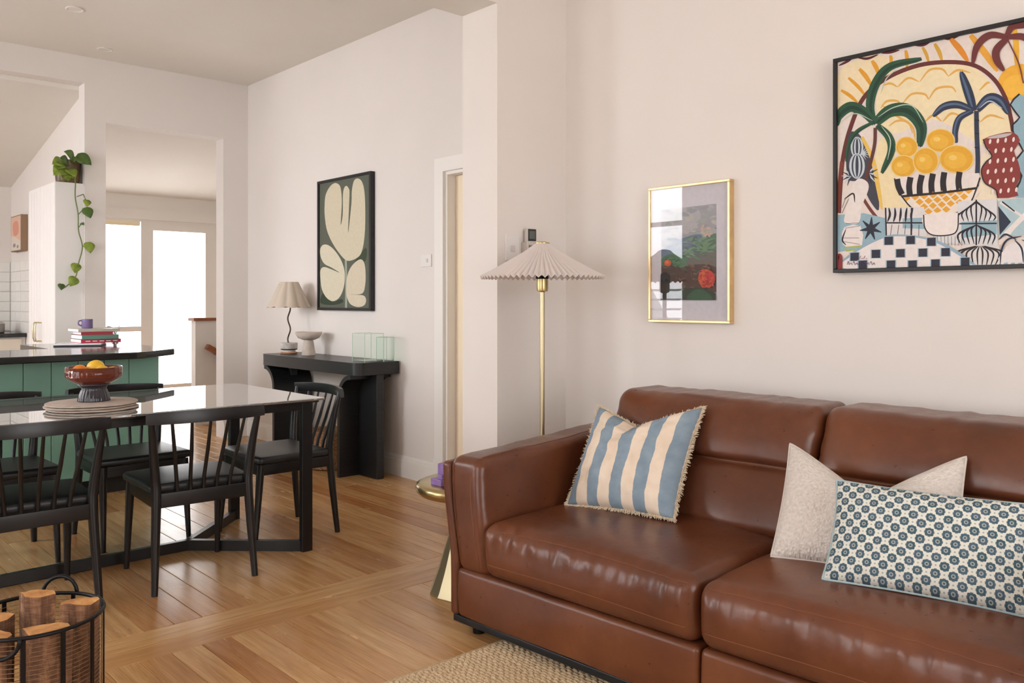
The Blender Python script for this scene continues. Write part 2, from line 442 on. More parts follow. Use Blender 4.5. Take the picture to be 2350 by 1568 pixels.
# skirting boards
def baseboard(name, pts, h=.145, t=.018):
    m = MB()
    for (ax, ay), (bx_, by) in zip(pts[:-1], pts[1:]):
        d = Vector((bx_ - ax, by - ay, 0)).normalized(); n = Vector((d.y, -d.x, 0))
        for (o, z0, z1) in ((t, 0, h - .03), (t * .75, h - .03, h - .012), (t * .4, h - .012, h)):
            p = [Vector((ax, ay, 0)), Vector((bx_, by, 0)), Vector((bx_, by, 0)) + n * o, Vector((ax, ay, 0)) + n * o]
            m.add([(q.x, q.y, z0) for q in p] + [(q.x, q.y, z1) for q in p], [(0, 3, 2, 1), (4, 5, 6, 7), (0, 1, 5, 4), (1, 2, 6, 5), (2, 3, 7, 6), (3, 0, 4, 7)])
    return m.build(name, m_trim, kind='structure')
baseboard('baseboard_right_dining', [(WD, DY1 + .09), (WD, YB)][::-1])
baseboard('baseboard_back', [(WD, YB), (3.18, YB)][::-1])
baseboard('baseboard_right', [(WX, 2.965), (WX, YF)])
baseboard('baseboard_pier', [(2.62, 3.22), (2.62, 2.965)]); baseboard('baseboard_pier_front', [(2.62, 2.965), (WX, 2.965)])
baseboard('baseboard_nib', [(2.04, YB), (2.2, YB)])

# doorway with architrave in the console wall
t2 = struct('trim_2', m_trim, (WD - .022, WD, DY1, DY1 + .09, .16, DZ + .09), (WD - .022, WD, DY0 - .09, DY0, 0, DZ + .09), (WD - .022, WD, DY0, DY1, DZ, DZ + .09), (WD - .028, WD, DY1 - .003, DY1 + .095, 0, .18),
            (WD, WD + .16, DY1 - .02, DY1, 0, DZ), (WD, WD + .16, DY0, DY0 + .02, 0, DZ), (WD, WD + .16, DY0 + .02, DY1 - .02, DZ - .02, DZ))
d1 = MB().rbox(WD + .07, WD + .11, DY0 + .022, DY1 - .022, .006, DZ - .022, .003, 1).build('door_1', m_cream, kind='structure')
for (a, b, z0, z1) in ((DY0 + .13, DY1 - .13, .2, .85), (DY0 + .13, DY1 - .13, 1.0, 1.92)):
    MB().rbox(WD + .058, WD + .072, a, b, z0, z1, .005, 1).build('panel', m_cream, d1)
hd = MB().lathe([(.004, 0), (.026, .002), (.026, .008), (.01, .012), (.01, .04), (.026, .05), (.024, .07), (.01, .078)], 16)
hd.v = [Vector((WD + .07 - v.z, DY0 + .09 + v.x, 1.0 + v.y)) for v in hd.v]; hd.build('door_knob', m_brass, d1, 40)

# glazed hall wall: window and door
YH = 9.8
wall_hf = struct('wall_hall_far', m_white, (2.2, 2.62, YH, YH + .1, 0, 2.5), (2.62, 4.65, YH, YH + .1, 2.13, 2.5), (4.22, 4.65, YH, YH + .1, 0, 2.13))
struct('trim_3', m_white, (2.3, 4.65, YH - .02, YH, 2.13, 2.24))
m_ = MB()
for q in ((2.62, 2.68, 0, 2.13), (3.345, 3.40, 0, 2.13), (2.68, 3.345, 2.105, 2.13), (2.68, 3.345, .875, .93), (2.68, 3.345, 0, .1)): m_.box(q[0], q[1], YH + .01, YH + .07, q[2], q[3])
w1 = m_.build('window_1', m_white, kind='structure')
MB().box(2.68, 3.345, YH + .035, YH + .041, .93, 2.105).build('pane', m_glass, w1); MB().box(2.68, 3.345, YH + .035, YH + .041, .1, .875).build('pane', m_glass, w1)
bl = MB()
for k in range(3): bl.box(2.69, 3.335, YH + .012 + k * .006, YH + .016 + k * .006, 2.075 - k * .01, 2.105)
bl.build('rolled_blind', M('cream_blind', (246, 232, 200), .7), w1)
m_ = MB()
for q in ((3.40, 3.481, 0, 2.13), (4.083, 4.22, 0, 2.13), (3.481, 4.083, 2.015, 2.13), (3.481, 4.083, 0, .26)): m_.box(q[0], q[1], YH + .015, YH + .06, q[2], q[3])
d2 = m_.build('door_2', m_white, kind='structure'); MB().box(3.481, 4.083, YH + .035, YH + .041, .26, 2.015).build('pane', m_glass, d2)

# stair half wall in the hall
st = thing('stair_half_wall', 'white stair half wall with timber cap beyond the tall opening', 'balustrade', (3.6, 8.25, 0))
MB().box(3.31, 3.95, 8.2, 8.30, 0, 1.02).build('panel_wall', m_white, st, world=True)
m_timber = M('reddish_timber', (158, 98, 62), .4, var=.15, vscale=5, stretch=(1, 1, 10))
MB().rbox(3.285, 3.98, 8.175, 8.325, 1.02, 1.05, .006, 2).build('timber_cap', m_timber, st, world=True)
MB().bar((3.40, 8.14, .77), (3.68, 8.14, .60), .05, .065, up=(0, 1, 0)).build('handrail', m_timber, st, world=True)
MB().bar((3.50, 8.12, .70), (3.50, 8.2, .70), .02, .03).build('handrail_bracket', m_brass_satin, st, world=True)

# ceiling downlights
m_led = M('downlight_lens', (225, 222, 215), .3)
for i, (x, y, lb) in enumerate(((1.66, 6.12, 'round white recessed downlight above the middle of the kitchen bench'), (2.10, 6.95, 'round white recessed downlight near the bulkhead over the opening'))):
    d = thing('downlight', lb, 'downlight', (x, y, ZC - .006), 0, 'recessed ceiling downlights')
    MB().lathe([(.048, .0065), (.055, .0065), (.058, .002), (.055, 0), (.047, 0), (.043, .004)], 32, cap=False).build('trim_ring', m_white, d, 40)
    MB().lathe([(.001, .003), (.045, .003), (.045, .006), (.001, .006)], 24).build('lens', m_led, d)

# kitchen tiles
m_tile = M('white_tile', (236, 233, 228), .15)
m_grout = M('grout', (196, 190, 182), .9)
def tile_mesh(sx, sy, sz): return MB().rbox(-sx / 2, sx / 2, -sy / 2, sy / 2, -sz / 2, sz / 2, .0025, 1).mesh('tile', m_tile)
tf = tile_mesh(.196, .012, .096); ts = tile_mesh(.012, .196, .096)
for r in range(7):
    for c in range(4):
        o = bpy.data.objects.new('tile', tf); COL.objects.link(o); o.parent = wall_f; o.location = (2.07 - .1 - c * .2, 9.876, .96 + r * .1)
    for c in range(9):
        o = bpy.data.objects.new('tile', ts); COL.objects.link(o); o.parent = wall_k; o.location = (2.077, 9.77 - c * .2, .96 + r * .1)

# ------------------------------------------------------------------ sofa
SA = math.radians(2.8)
SOFA = (1.931, 2.406, 0.0)
sofa = thing('sofa', 'large brown leather sofa with loose seat and back cushions against the wall', 'sofa', SOFA, SA - HP)
def nz(p, s, seed=0): return noise.noise(Vector((p[0] * s + seed, p[1] * s - seed, p[2] * s + seed * .37)))
def armshift(z): return -.045 * smoothstep((z - .24) / .36)
SW = 2.03                                                   # inner to outer width of the whole seat run
def arm(sign, x0):
    """x0 = outer plane of the arm at floor level, sign=+1 left arm, -1 right arm (mirrored)"""
    def fx(P):
        x, y, z = P
        z2 = z + (.045 * max(0, y) / .9 if z > .5 else 0)
        return (x0 + sign * (x + armshift(z)), y, z2)
    pn = MB().rbox(-.048, -.004, .005, 1.0, .07, .625, .016, 3, (1, 8, 8), fx).build('arm_panel', m_leather, sofa, 180)
    def fa(P):
        x, y, z = P
        q = nz((x, y, z), 5, 3) * .006 + noise.noise(Vector((x * 8, y * 14, z * 34))) * .0035 * smoothstep((z - .45) / .15)
        zz = z + (.045 * max(0, y) / .9 if z > .5 else 0) + q
        yy = y + q * .8 - .012 * math.sin(max(0, min(1, (z - .25) / .4)) * math.pi) * (1 if y < .1 else 0)
        return (x0 + sign * (x + armshift(z) * .95 + q * .5 + (.012 * math.sin(math.pi * max(0, min(1, (z - .3) / .36))) if x > .08 else 0)), yy, zz)
    am = MB().rbox(-.002, .155, .006, .98, .235, .652, .036, 4, (4, 22, 12), fa); a = am.build('arm', m_leather, sofa, 180)
    bv = BVHTree.FromPolygons(am.v, am.f)
    def front(pts, name):
        out = []
        for (x, z) in pts:
            h = bv.ray_cast(Vector((x, -.3, z)), Vector((0, 1, 0)))
            if h[0] is not None: out.append(h[0] + Vector((0, -.0004, 0)))
        if len(out) > 2: MB().tube(out, .0026 if name == 'piping' else .0014, 6).build(name, m_piping if name == 'piping' else m_stitch, a, 180)
    front([(x0 + sign * (.010 + armshift(z) * .95), z) for z in [.25 + i * .02 for i in range(20)]], 'piping')
    front([(x0 + sign * (.115 + armshift(z) * .95), z) for z in [.27 + i * .02 for i in range(18)]], 'seam')
    tp = []
    for i in range(20):
        h = bv.ray_cast(Vector((x0 + sign * (.125 - .043), .05 + i * .045, 1)), Vector((0, 0, -1)))
        if h[0] is not None: tp.append(h[0] + Vector((0, 0, .0004)))
    MB().tube(tp, .0016, 6).build('seam', m_stitch, a, 180)
arm(1, 0.0); arm(-1, SW + .045)
for (a, b) in ((.0, 1.013), (1.018, SW + .045)):
    def fb(P):
        q = nz(P, 4, 9) * .004
        return (P[0], P[1] + q - (.006 * math.sin(math.pi * (P[2] - .07) / .18) if P[1] < .05 else 0), P[2] + q * .5)
    MB().rbox(a, b, .0, .96, .072, .252, .018, 3, (24, 4, 6), fb).build('base', m_leather, sofa, 180)
MB().rbox(-.02, SW + .06, .84, 1.0, .072, .70, .03, 3, (6, 2, 4)).build('back_frame', m_leather, sofa, 180)
MB().rbox(-.035, SW + .08, .012, .04, .046, .072, .004, 2).build('plinth_rail', m_rod, sofa, 40)
MB().rbox(-.035, SW + .08, .94, .965, .046, .072, .004, 2).build('plinth_rail', m_rod, sofa, 40)
for fx_ in (.03, 1.0, SW + .0):
    for fy in (.08, .9):
        zf = .011 if (fx_ > .5 and fy < .5) else 0.0          # these stand on the rug
        MB().lathe([(.014, zf), (.022, zf + .002), (.024, .048)], 16, (fx_, fy, 0)).build('foot', m_dark_metal, sofa, 40)

def seat_cushion(x0, x1, seed):
    cx, w = (x0 + x1) / 2, (x1 - x0) / 2
    def f(P):
        x, y, z = P
        u = (x - cx) / w; v = (y - .31) / .33
        top = smoothstep((z - .31) / .10)
        puff = .024 * (1 - abs(u) ** 3) * (1 - abs(min(1, abs(v))) ** 4)
        zz = z + top * puff - (1 - top) * .004
        yy = y; fr = smoothstep((.12 - y) / .12)
        # bulging front face, gathered leather along the top front edge
        yy -= fr * .022 * math.sin(math.pi * max(0, min(1, (z - .255) / .19))) * (1 - abs(u) ** 6 * .6)
        edge = math.exp(-((z - .405) / .035) ** 2) * smoothstep((.10 - y) / .10)
        rip = noise.noise(Vector((x * 26 + seed, z * 7, seed))) * .6 + noise.noise(Vector((x * 55 + seed, z * 11, seed * 2))) * .4
        yy -= edge * rip * .012
        zz += edge * rip * .006
        q = nz((x, y, z), 4.5, seed) * .006
        xx = x + (.006 * noise.noise(Vector((y * 9, z * 9, seed))) if abs(u) > .9 else 0)
        return (xx, yy, zz + q * top)
    mb = MB().rbox(x0, x1, -.012, .64, .256, .442, .045, 5, (64, 20, 6), f)
    o = mb.build('seat_cushion', m_leather, sofa, 180)
    bv = BVHTree.FromPolygons(mb.v, mb.f)
    for z, nm in ((.305, 'seam'), (.425, 'seam')):
        pts = []
        for i in range(60):
            xx = x0 + .03 + (x1 - x0 - .06) * i / 59
            h = bv.ray_cast(Vector((xx, -.4, z + .01 * math.sin(math.pi * i / 59))), Vector((0, 1, 0)))
            if h[0] is not None: pts.append(h[0] + Vector((0, -.0003, 0)))
        MB().tube(pts, .0011, 6).build(nm, m_stitch, o, 180)
    return bv
bv1 = seat_cushion(.150, 1.012, 3.1); bv2 = seat_cushion(1.017, 1.885, 8.7)

def back_cushion(x0, x1, seed):
    cx, w = (x0 + x1) / 2, (x1 - x0) / 2
    zs = .655
    def f(P):
        x, y, z = P
        u = (x - cx) / w; zz = (z - .43) / .43
        front = smoothstep((.70 - y) / .16)
        lean = .235 * (z - .43) / .43
        yy = y + lean * .9
        # upper roll sits proud of the lower panel, with a crease between
        if z > zs: b = .036 * math.sin(math.pi * min(1, (z - zs) / .22)) ** .6
        else: b = .028 * math.sin(math.pi * max(0, (z - .42) / (zs - .42))) ** .7
        crease = .020 * math.exp(-((z - zs) / .012) ** 2)
        yy -= front * (b * (1 - abs(u) ** 5) - crease)
        rip = noise.noise(Vector((x * 20 + seed, z * 10, seed)))
        tp = math.exp(-((z - .845) / .03) ** 2)
        q = nz((x, y, z), 5, seed) * .010
        side = smoothstep((abs(u) - .82) / .18)
        sr = noise.noise(Vector((z * 24, seed, y * 9))) * .007 * side
        return (x + sr, yy + q * front + tp * rip * .007, z + tp * rip * .006 + .004 * (1 - u * u) * smoothstep((z - .7) / .15) + .010 * abs(u) ** 6 * smoothstep((z - .8) / .06))
    mb = MB().rbox(x0, x1, .50, .76, .435, .858, .05, 5, (44, 6, 40), f)
    o = mb.build('back_cushion', m_leather, sofa, 180)
    bv = BVHTree.FromPolygons(mb.v, mb.f); pts = []
    for i in range(50):
        xx = x0 + .04 + (x1 - x0 - .08) * i / 49
        h = bv.ray_cast(Vector((xx, .2, zs - .001)), Vector((0, 1, 0)))
        if h[0] is not None: pts.append(h[0])
    MB().tube(pts, .0018, 6).build('seam', m_stitch, o, 180)
back_cushion(.185, 1.045, 2.2); back_cushion(1.05, 1.86, 6.4)

# ------------------------------------------------------------------ cushions on the sofa
def sofa_pt(s, d, z):
    return Vector((SOFA[0] - math.sin(SA) * s + math.cos(SA) * d, SOFA[1] + math.cos(SA) * s + math.sin(SA) * d, z))
def pillow_shape(w, h, t, n=44, chop=0.0, pinch=.07, seed=1.0, wrinkle=.004, droop=0.0, uc=0.0):
    V = []; Fc = []; UV = []
    def pt(u, v, side):
        x = w / 2 * u * (1 - pinch * (1 - v * v) * abs(u) ** 1.5); y = h / 2 * v * (1 - pinch * (1 - u * u) * abs(v) ** 1.5)
        e = max(0, (1 - u ** 4)) ** .55 * max(0, (1 - v ** 4)) ** .55
        z = side * t / 2 * e * (1 - .25 * (u * u + v * v) / 2)
        up = smoothstep((v + .25) / 1.25)
        y -= chop * max(0, 1 - abs(u - uc) / (1 + abs(uc))) ** 1.15 * up ** 1.6
        z *= 1 - .35 * (chop > 0) * math.exp(-((u - uc) / .2) ** 2) * up ** 3
        z += wrinkle * e * noise.noise(Vector((u * 4 + seed, v * 4, seed))) * 1.6 + wrinkle * .9 * e * noise.noise(Vector((u * 9 + seed, v * 7, seed * 3)))
        z -= droop * abs(u) ** 3 * h * .1
        return Vector((x, y, z))
    for side in (1, -1):
        b = len(V)
        for j in range(n + 1):
            for i in range(n + 1):
                u = -1 + 2 * i / n; v = -1 + 2 * j / n
                u = math.sin(u * HP) * .35 + u * .65; v = math.sin(v * HP) * .35 + v * .65
                V.append(pt(u, v, side)); UV.append(((u + 1) / 2 * w, (v + 1) / 2 * h))
        for j in range(n):
            for i in range(n):
                q = [b + j * (n + 1) + i, b + j * (n + 1) + i + 1, b + (j + 1) * (n + 1) + i + 1, b + (j + 1) * (n + 1) + i]
                Fc.append(q if side > 0 else q[::-1])
    edge = []
    for k in range(4):
        for i in range(n):
            a = -1 + 2 * i / n
            u, v = ((a, -1), (1, a), (-a, 1), (-1, -a))[k]
            u = math.sin(u * HP) * .35 + u * .65; v = math.sin(v * HP) * .35 + v * .65
            edge.append(pt(u, v, 1))
    return V, Fc, UV, edge
def place_pillow(name, label, p, w, h, t, mat, **kw):
    s, d, z, yaw, lean, roll = p
    C, S_ = math.cos, math.sin
    A_ = Vector((-S_(SA), C(SA), 0)); B_ = Vector((C(SA), S_(SA), 0))
    def w3(a): return A_ * a[0] + B_ * a[1] + Vector((0, 0, a[2]))
    X = (-C(yaw), S_(yaw), 0.); N = (-S_(yaw), -C(yaw), 0.)
    Yv = (-N[0] * S_(lean), -N[1] * S_(lean), C(lean))
    X3 = w3(X); Y3 = w3(Yv); Xr = X3 * C(roll) + Y3 * S_(roll); Yr = -X3 * S_(roll) + Y3 * C(roll); Z3 = Xr.cross(Yr)
    o = thing(name, label, 'cushion', sofa_pt(s, d, z))
    mat4 = Matrix((Xr, Yr, Z3)).transposed()
    V, Fc, UV, edge = pillow_shape(w, h, t, **kw)
    tr = lambda q: mat4 @ (q + Vector((0, h / 2, 0)))
    me = bpy.data.meshes.new('cover'); me.from_pydata([tuple(tr(q)) for q in V], [], Fc)
    uv = me.uv_layers.new(name='UVMap')
    for l in me.loops: uv.data[l.index].uv = UV[l.vertex_index]
    bm = bmesh.new(); bm.from_mesh(me); bmesh.ops.remove_doubles(bm, verts=bm.verts, dist=1e-6); bmesh.ops.recalc_face_normals(bm, faces=bm.faces); bm.to_mesh(me); bm.free()
    me.polygons.foreach_set('use_smooth', [True] * len(me.polygons)); me.materials.append(mat)
    c = bpy.data.objects.new('cover', me); COL.objects.link(c); c.parent = o
    return o, [tr(q) for q in edge], Z3, mat4

def stripe_material():
    t = NT('blue_stripe_cotton'); tc = t.node('ShaderNodeTexCoord'); sp = t.node('ShaderNodeSeparateXYZ'); t.link(tc.outputs['UV'], sp.inputs[0])
    nn = t.noise(t.coords('UV'), 60, 3)
    ad = t.node('ShaderNodeMath', operation='MULTIPLY_ADD'); t.link(nn, ad.inputs[0]); ad.inputs[1].default_value = .004; t.link(sp.outputs[0], ad.inputs[2])
    md = t.node('ShaderNodeMath', operation='MULTIPLY'); t.link(ad.outputs[0], md.inputs[0]); md.inputs[1].default_value = 1 / .1
    of = t.node('ShaderNodeMath', operation='ADD'); t.link(md.outputs[0], of.inputs[0]); of.inputs[1].default_value = 0.0
    fr = t.node('ShaderNodeMath', operation='FRACT'); t.link(of.outputs[0], fr.inputs[0])
    gt = t.node('ShaderNodeMath', operation='GREATER_THAN'); t.link(fr.outputs[0], gt.inputs[0]); gt.inputs[1].default_value = .5
    v = t.noise(t.coords('UV'), 14, 5)
    b1 = t.ramp(v, [(0.3, (122, 140, 156)), (0.7, (146, 162, 174))]); b2 = t.ramp(v, [(0.3, (222, 202, 180)), (0.7, (234, 218, 200))])
    mx = t.node('ShaderNodeMix', data_type='RGBA'); t.link(gt.outputs[0], mx.inputs[0]); t.link(b1, mx.inputs[6]); t.link(b2, mx.inputs[7])
    t.link(mx.outputs[2], t.b.inputs['Base Color']); t.b.inputs['Roughness'].default_value = .9; t.b.inputs['Specular IOR Level'].default_value = .15
    t.link(t.bump(t.noise(t.coords('UV'), 700, 2), .2, .001, t.bump(v, .2, .004)), t.b.inputs['Normal']); return t.m
def boucle_material():
    t = NT('cream_boucle'); vo = t.node('ShaderNodeTexVoronoi'); vo.inputs['Scale'].default_value = 130; t.link(t.coords('UV'), vo.inputs['Vector'])
    v = t.noise(t.coords('UV'), 90, 4); t.link(t.ramp(v, [(0.3, (206, 196, 188)), (0.7, (228, 220, 212))]), t.b.inputs['Base Color'])
    t.b.inputs['Roughness'].default_value = 1; t.b.inputs['Specular IOR Level'].default_value = .1; t.b.inputs['Sheen Weight'].default_value = .15
    t.link(t.bump(vo.outputs['Distance'], .55, .006, t.bump(v, .4, .004)), t.b.inputs['Normal']); return t.m
def medallion_material():
    """checkerboard of dark blue-green medallions on cream, each with a pale eye; cream squares carry a four-petal mark"""
    t = NT('medallion_print'); tc = t.node('ShaderNodeTexCoord'); sp = t.node('ShaderNodeSeparateXYZ'); t.link(tc.outputs['UV'], sp.inputs[0])
    def mth(op, a, b=None, c=None):
        n = t.node('ShaderNodeMath', operation=op)
        for i, q in enumerate((a, b, c)):
            if q is None: continue
            if isinstance(q, (int, float)): n.inputs[i].default_value = q
            else: t.link(q, n.inputs[i])
        return n.outputs[0]
    k = 1 / .0205
    u = mth('MULTIPLY', sp.outputs[0], k); v = mth('MULTIPLY', sp.outputs[1], k)
    iu = mth('FLOOR', u); iv = mth('FLOOR', v)
    par = mth('FLOORED_MODULO', mth('ADD', iu, iv), 2.0)
    fu = mth('SUBTRACT', mth('FRACT', u), .5); fv = mth('SUBTRACT', mth('FRACT', v), .5)
    r = mth('SQRT', mth('ADD', mth('MULTIPLY', fu, fu), mth('MULTIPLY', fv, fv)))
    au, av = mth('ABSOLUTE', fu), mth('ABSOLUTE', fv)
    ang = mth('ARCTAN2', fv, fu)
    rad = mth('MULTIPLY_ADD', mth('COSINE', mth('MULTIPLY', ang, 8.0)), .02, .525)
    r4 = mth('POWER', mth('ADD', mth('POWER', au, 3.4), mth('POWER', av, 3.4)), 1 / 3.4)
    body = mth('LESS_THAN', r4, rad)
    eye = mth('MULTIPLY', mth('GREATER_THAN', r, .13), mth('LESS_THAN', r, .26))
    dark = mth('MULTIPLY', body, mth('SUBTRACT', 1.0, mth('MULTIPLY', eye, .45)))
    # cream squares
    dot = mth('LESS_THAN', r, .11)
    notch = mth('MAXIMUM', mth('MULTIPLY', mth('GREATER_THAN', au, .40), mth('LESS_THAN', av, .16)), mth('MULTIPLY', mth('GREATER_THAN', av, .40), mth('LESS_THAN', au, .16)))
    light = mth('MAXIMUM', mth('MULTIPLY', dot, .55), mth('MULTIPLY', notch, .85))
    fac = mth('ADD', mth('MULTIPLY', par, dark), mth('MULTIPLY', mth('SUBTRACT', 1.0, par), light))
    vv = t.noise(t.coords('UV'), 25, 3)
    mx = t.node('ShaderNodeMix', data_type='RGBA'); t.link(fac, mx.inputs[0]); mx.inputs[6].default_value = lin((220, 220, 210))
    t.link(t.ramp(vv, [(0.35, (66, 92, 102)), (0.65, (82, 102, 118))]), mx.inputs[7])
    t.link(mx.outputs[2], t.b.inputs['Base Color']); t.b.inputs['Roughness'].default_value = .85; t.b.inputs['Specular IOR Level'].default_value = .2
    t.link(t.bump(t.noise(t.coords('UV'), 600, 2), .15, .001), t.b.inputs['Normal']); return t.m

m_fringe = M('cream_fringe', (226, 208, 184), .95)
pl, edge, Z3, _ = place_pillow('striped_cushion', 'square blue and cream striped cushion with frayed cream fringe', (-.445, .372, .465, .05, .60, .055), .45, .43, .15, stripe_material(), chop=.085, uc=-.1, pinch=.05, seed=2.3, wrinkle=.007)
fr = MB(); rnd = random.Random(3); n = len(edge)
ctr = sum(edge, Vector()) / n
for i in range(n):
    for k in range(9):
        p = edge[i].lerp(edge[(i + 1) % n], k / 9); out = (p - ctr); out -= Z3 * out.dot(Z3); out.normalize()
        d = (out + Z3 * rnd.uniform(-.6, .6) + Vector((rnd.uniform(-.5, .5), rnd.uniform(-.5, .5), rnd.uniform(-.5, .5))) * .6).normalized()
        L = rnd.uniform(.010, .020); q = p - out * .003
        fr.tube([q, q + d * L * .6, q + d * L + Vector((rnd.uniform(-.003, .003), rnd.uniform(-.003, .003), -.001))], [.0016, .0015, .0009], 4)
fr.build('fringe', m_fringe, pl, 180, kind='stuff')
bp, edge, Z3, _ = place_pillow('boucle_cushion', 'cream boucle cushion with two upright corners behind the patterned cushion', (-1.325, .340, .462, .19, .64, .02), .50, .378, .14, boucle_material(), chop=.16, pinch=.03, seed=5.1, wrinkle=.003)
MB().tube(edge, .0035, 6, True).build('edge_seam', M('boucle_edge', (216, 206, 198), 1, bump=.5, bscale=400), bp, 180)
lp, edge, Z3, _ = place_pillow('patterned_lumbar_cushion', 'long lumbar cushion printed with small blue-green medallions on cream', (-1.535, .225, .462, .20, .56, -.015), .50, .285, .12, medallion_material(), pinch=.05, seed=7.7, wrinkle=.004)
MB().tube(edge, .0038, 8, True).build('piping', M('pale_blue_piping', (168, 186, 190), .8), lp, 180)

# ------------------------------------------------------------------ jute rug
def jute_material():
    t = NT('jute'); v = t.noise(t.coords('Object'), 260, 4); v2 = t.noise(t.coords('Object'), 5, 3)
    base = t.ramp(v, [(0.25, (168, 140, 108)), (0.5, (208, 182, 148)), (0.75, (232, 212, 182))])
    mx = t.node('ShaderNodeMix', data_type='RGBA', blend_type='MULTIPLY'); mx.inputs[0].default_value = .6
    t.link(base, mx.inputs[6]); t.link(t.ramp(v2, [(0.3, (225, 220, 212)), (0.7, (255, 255, 255))]), mx.inputs[7])
    t.link(mx.outputs[2], t.b.inputs['Base Color']); t.b.inputs['Roughness'].default_value = 1; t.b.inputs['Specular IOR Level'].default_value = .1
    t.link(t.bump(v, .5, .003), t.b.inputs['Normal']); return t.m
m_jute = jute_material()
RX0, RX1, RY0, RY1 = .55, 2.2, .2, 2.27
rg = MB(); NXr, NYr = 620, 420
def rugp(u, v):
    x = RX0 + (RX1 - RX0) * u; y = RY0 + (RY1 - RY0) * v
    rw = math.floor(x / .0145); ph = (rw % 2) * .5 + .6 * noise.noise(Vector((rw * 1.7, 0, 0)))
    a = abs(math.sin(math.pi * x / .0145)) ** .6; b = abs(math.sin(math.pi * (y / .028 + ph))) ** .6
    z = .004 + .0105 * a * (.3 + .7 * b) * (.8 + .4 * noise.noise(Vector((x * 60, y * 60, 0))))
    e = min(u * 60, v * 60, (1 - u) * 60, (1 - v) * 60, 1); 
    return (x + .002 * noise.noise(Vector((y * 40, x * 3, 1))), y + (.004 * noise.noise(Vector((x * 50, 0, 2))) if v > .99 else 0), .002 + z * smoothstep(e))
rg.grid(rugp, NXr, NYr)
rug = solo(rg, 'jute_rug', m_jute, 'natural woven jute rug on the floorboards in front of the sofa', 'rug', 180)

# ------------------------------------------------------------------ dining chairs
def make_chair():
    root = bpy.data.objects.new('dining_chair', None); COL.objects.link(root)
    for s in (-1, 1):
        post = [(s * .213, -.228, 0), (s * .203, -.206, .22), (s * .196, -.192, .40), (s * .199, -.190, .47), (s * .212, -.205, .60), (s * .228, -.232, .735)]
        MB().tube(catmull(post, 4), [.0125 + .0085 * math.sin(math.pi * min(1, i / 20 * .95 + .05)) for i in range(21)], 10).build('rear_leg', m_black_wood, root, 60)
        fl_ = [(s * .207, .232, 0), (s * .203, .214, .2), (s * .198, .196, .405)]
        MB().tube(catmull(fl_, 4), [.012 + .0085 * i / 8 for i in range(9)], 10).build('front_leg', m_black_wood, root, 60)
        MB().rbox(s * .198 - .011, s * .198 + .011, -.19, .195, .352, .408, .004, 2).build('side_apron', m_black_wood, root, 40)
    MB().rbox(-.196, .196, -.203, -.181, .352, .414, .004, 2).build('rear_apron', m_black_wood, root, 40)
    MB().rbox(-.196, .196, .186, .208, .352, .408, .004, 2).build('front_apron', m_black_wood, root, 40)
    def fs(P):
        x, y, z = P; k = (y + .2) / .43
        xx = x * (.93 + .07 * k) ; dz = .010 * (1 - (x / .23) ** 2) * (1 - ((y - .01) / .22) ** 2) if z > .42 else 0
        yy = y + (.02 * (1 - (x / .23) ** 2) if y > .1 else 0)
        return (xx, yy, z + dz - (.012 * smoothstep((abs(x) - .12) / .1) * (1 if z < .44 else .6) * 0))
    MB().rbox(-.232, .232, -.18, .215, .408, .446, .017, 4, (8, 8, 1), fs).build('seat', m_black_seat, root, 180)
    # curved top rail
    m = MB(); N = 16; R = []
    def railc(u): return Vector((.247 * u, -.232 - .052 * (1 - u * u), .733 + .004 * (1 - u * u)))
    sec = [(-.010, -.024), (.010, -.026), (.013, 0), (.010, .026), (-.010, .027), (-.013, 0)]
    V = []
    for i in range(N + 1):
        u = -1 + 2 * i / N; c = railc(u); t = (railc(min(1, u + .02)) - railc(max(-1, u - .02))).normalized(); nn = Vector((t.y, -t.x, 0)); hh = 1 - .12 * abs(u) ** 4
        for (a, b) in sec: V.append(c + nn * (a - b * .10) + Vector((0, 0, b * hh)))
    k = len(sec); Fc = [tuple((i * k + j, i * k + (j + 1) % k, (i + 1) * k + (j + 1) % k, (i + 1) * k + j)) for i in range(N) for j in range(k)]
    Fc += [tuple(range(k)), tuple(N * k + j for j in range(k))]
    m.add(V, Fc).build('top_rail', m_black_wood, root, 50)
    for i in range(5):
        u = -1 + 2 * (i + 1) / 6; tp = railc(u * .93)
        MB().tube([(u * .165, -.192, .405), (u * .175 + tp.x * .2 * 0, -.2, .47), ((u * .175 + tp.x) / 2, (-.2 + tp.y) / 2 - .004, .59), (tp.x, tp.y, .715)], [.008, .0085, .0085, .0065], 8).build('spindle', m_black_wood, root, 60)
    return root
ch = make_chair()
GR = 'black dining chairs around the table'
spots = [(1.500, 3.785, -4, 'black spindle-back dining chair turned back-on, in line with the console table'),
         (.855, 3.815, -1, 'black spindle-back dining chair turned back-on, just behind the log basket'),
         (1.515, 4.585, 180, 'black spindle-back dining chair between table and green bench, nearest the end chair'),
         (.90, 4.575, 180, 'black spindle-back dining chair between table and green bench, behind the fruit bowl'),
         (2.111, 4.132, 90, 'black spindle-back dining chair alone at the end of the table beside the console')]
for i, (x, y, a, lb) in enumerate(spots):
    o = ch if i == 0 else copy_tree(ch)
    o.location = (x, y, 0); o.rotation_euler = (0, 0, math.radians(a)); finish(o, None, lb, 'chair', GR)

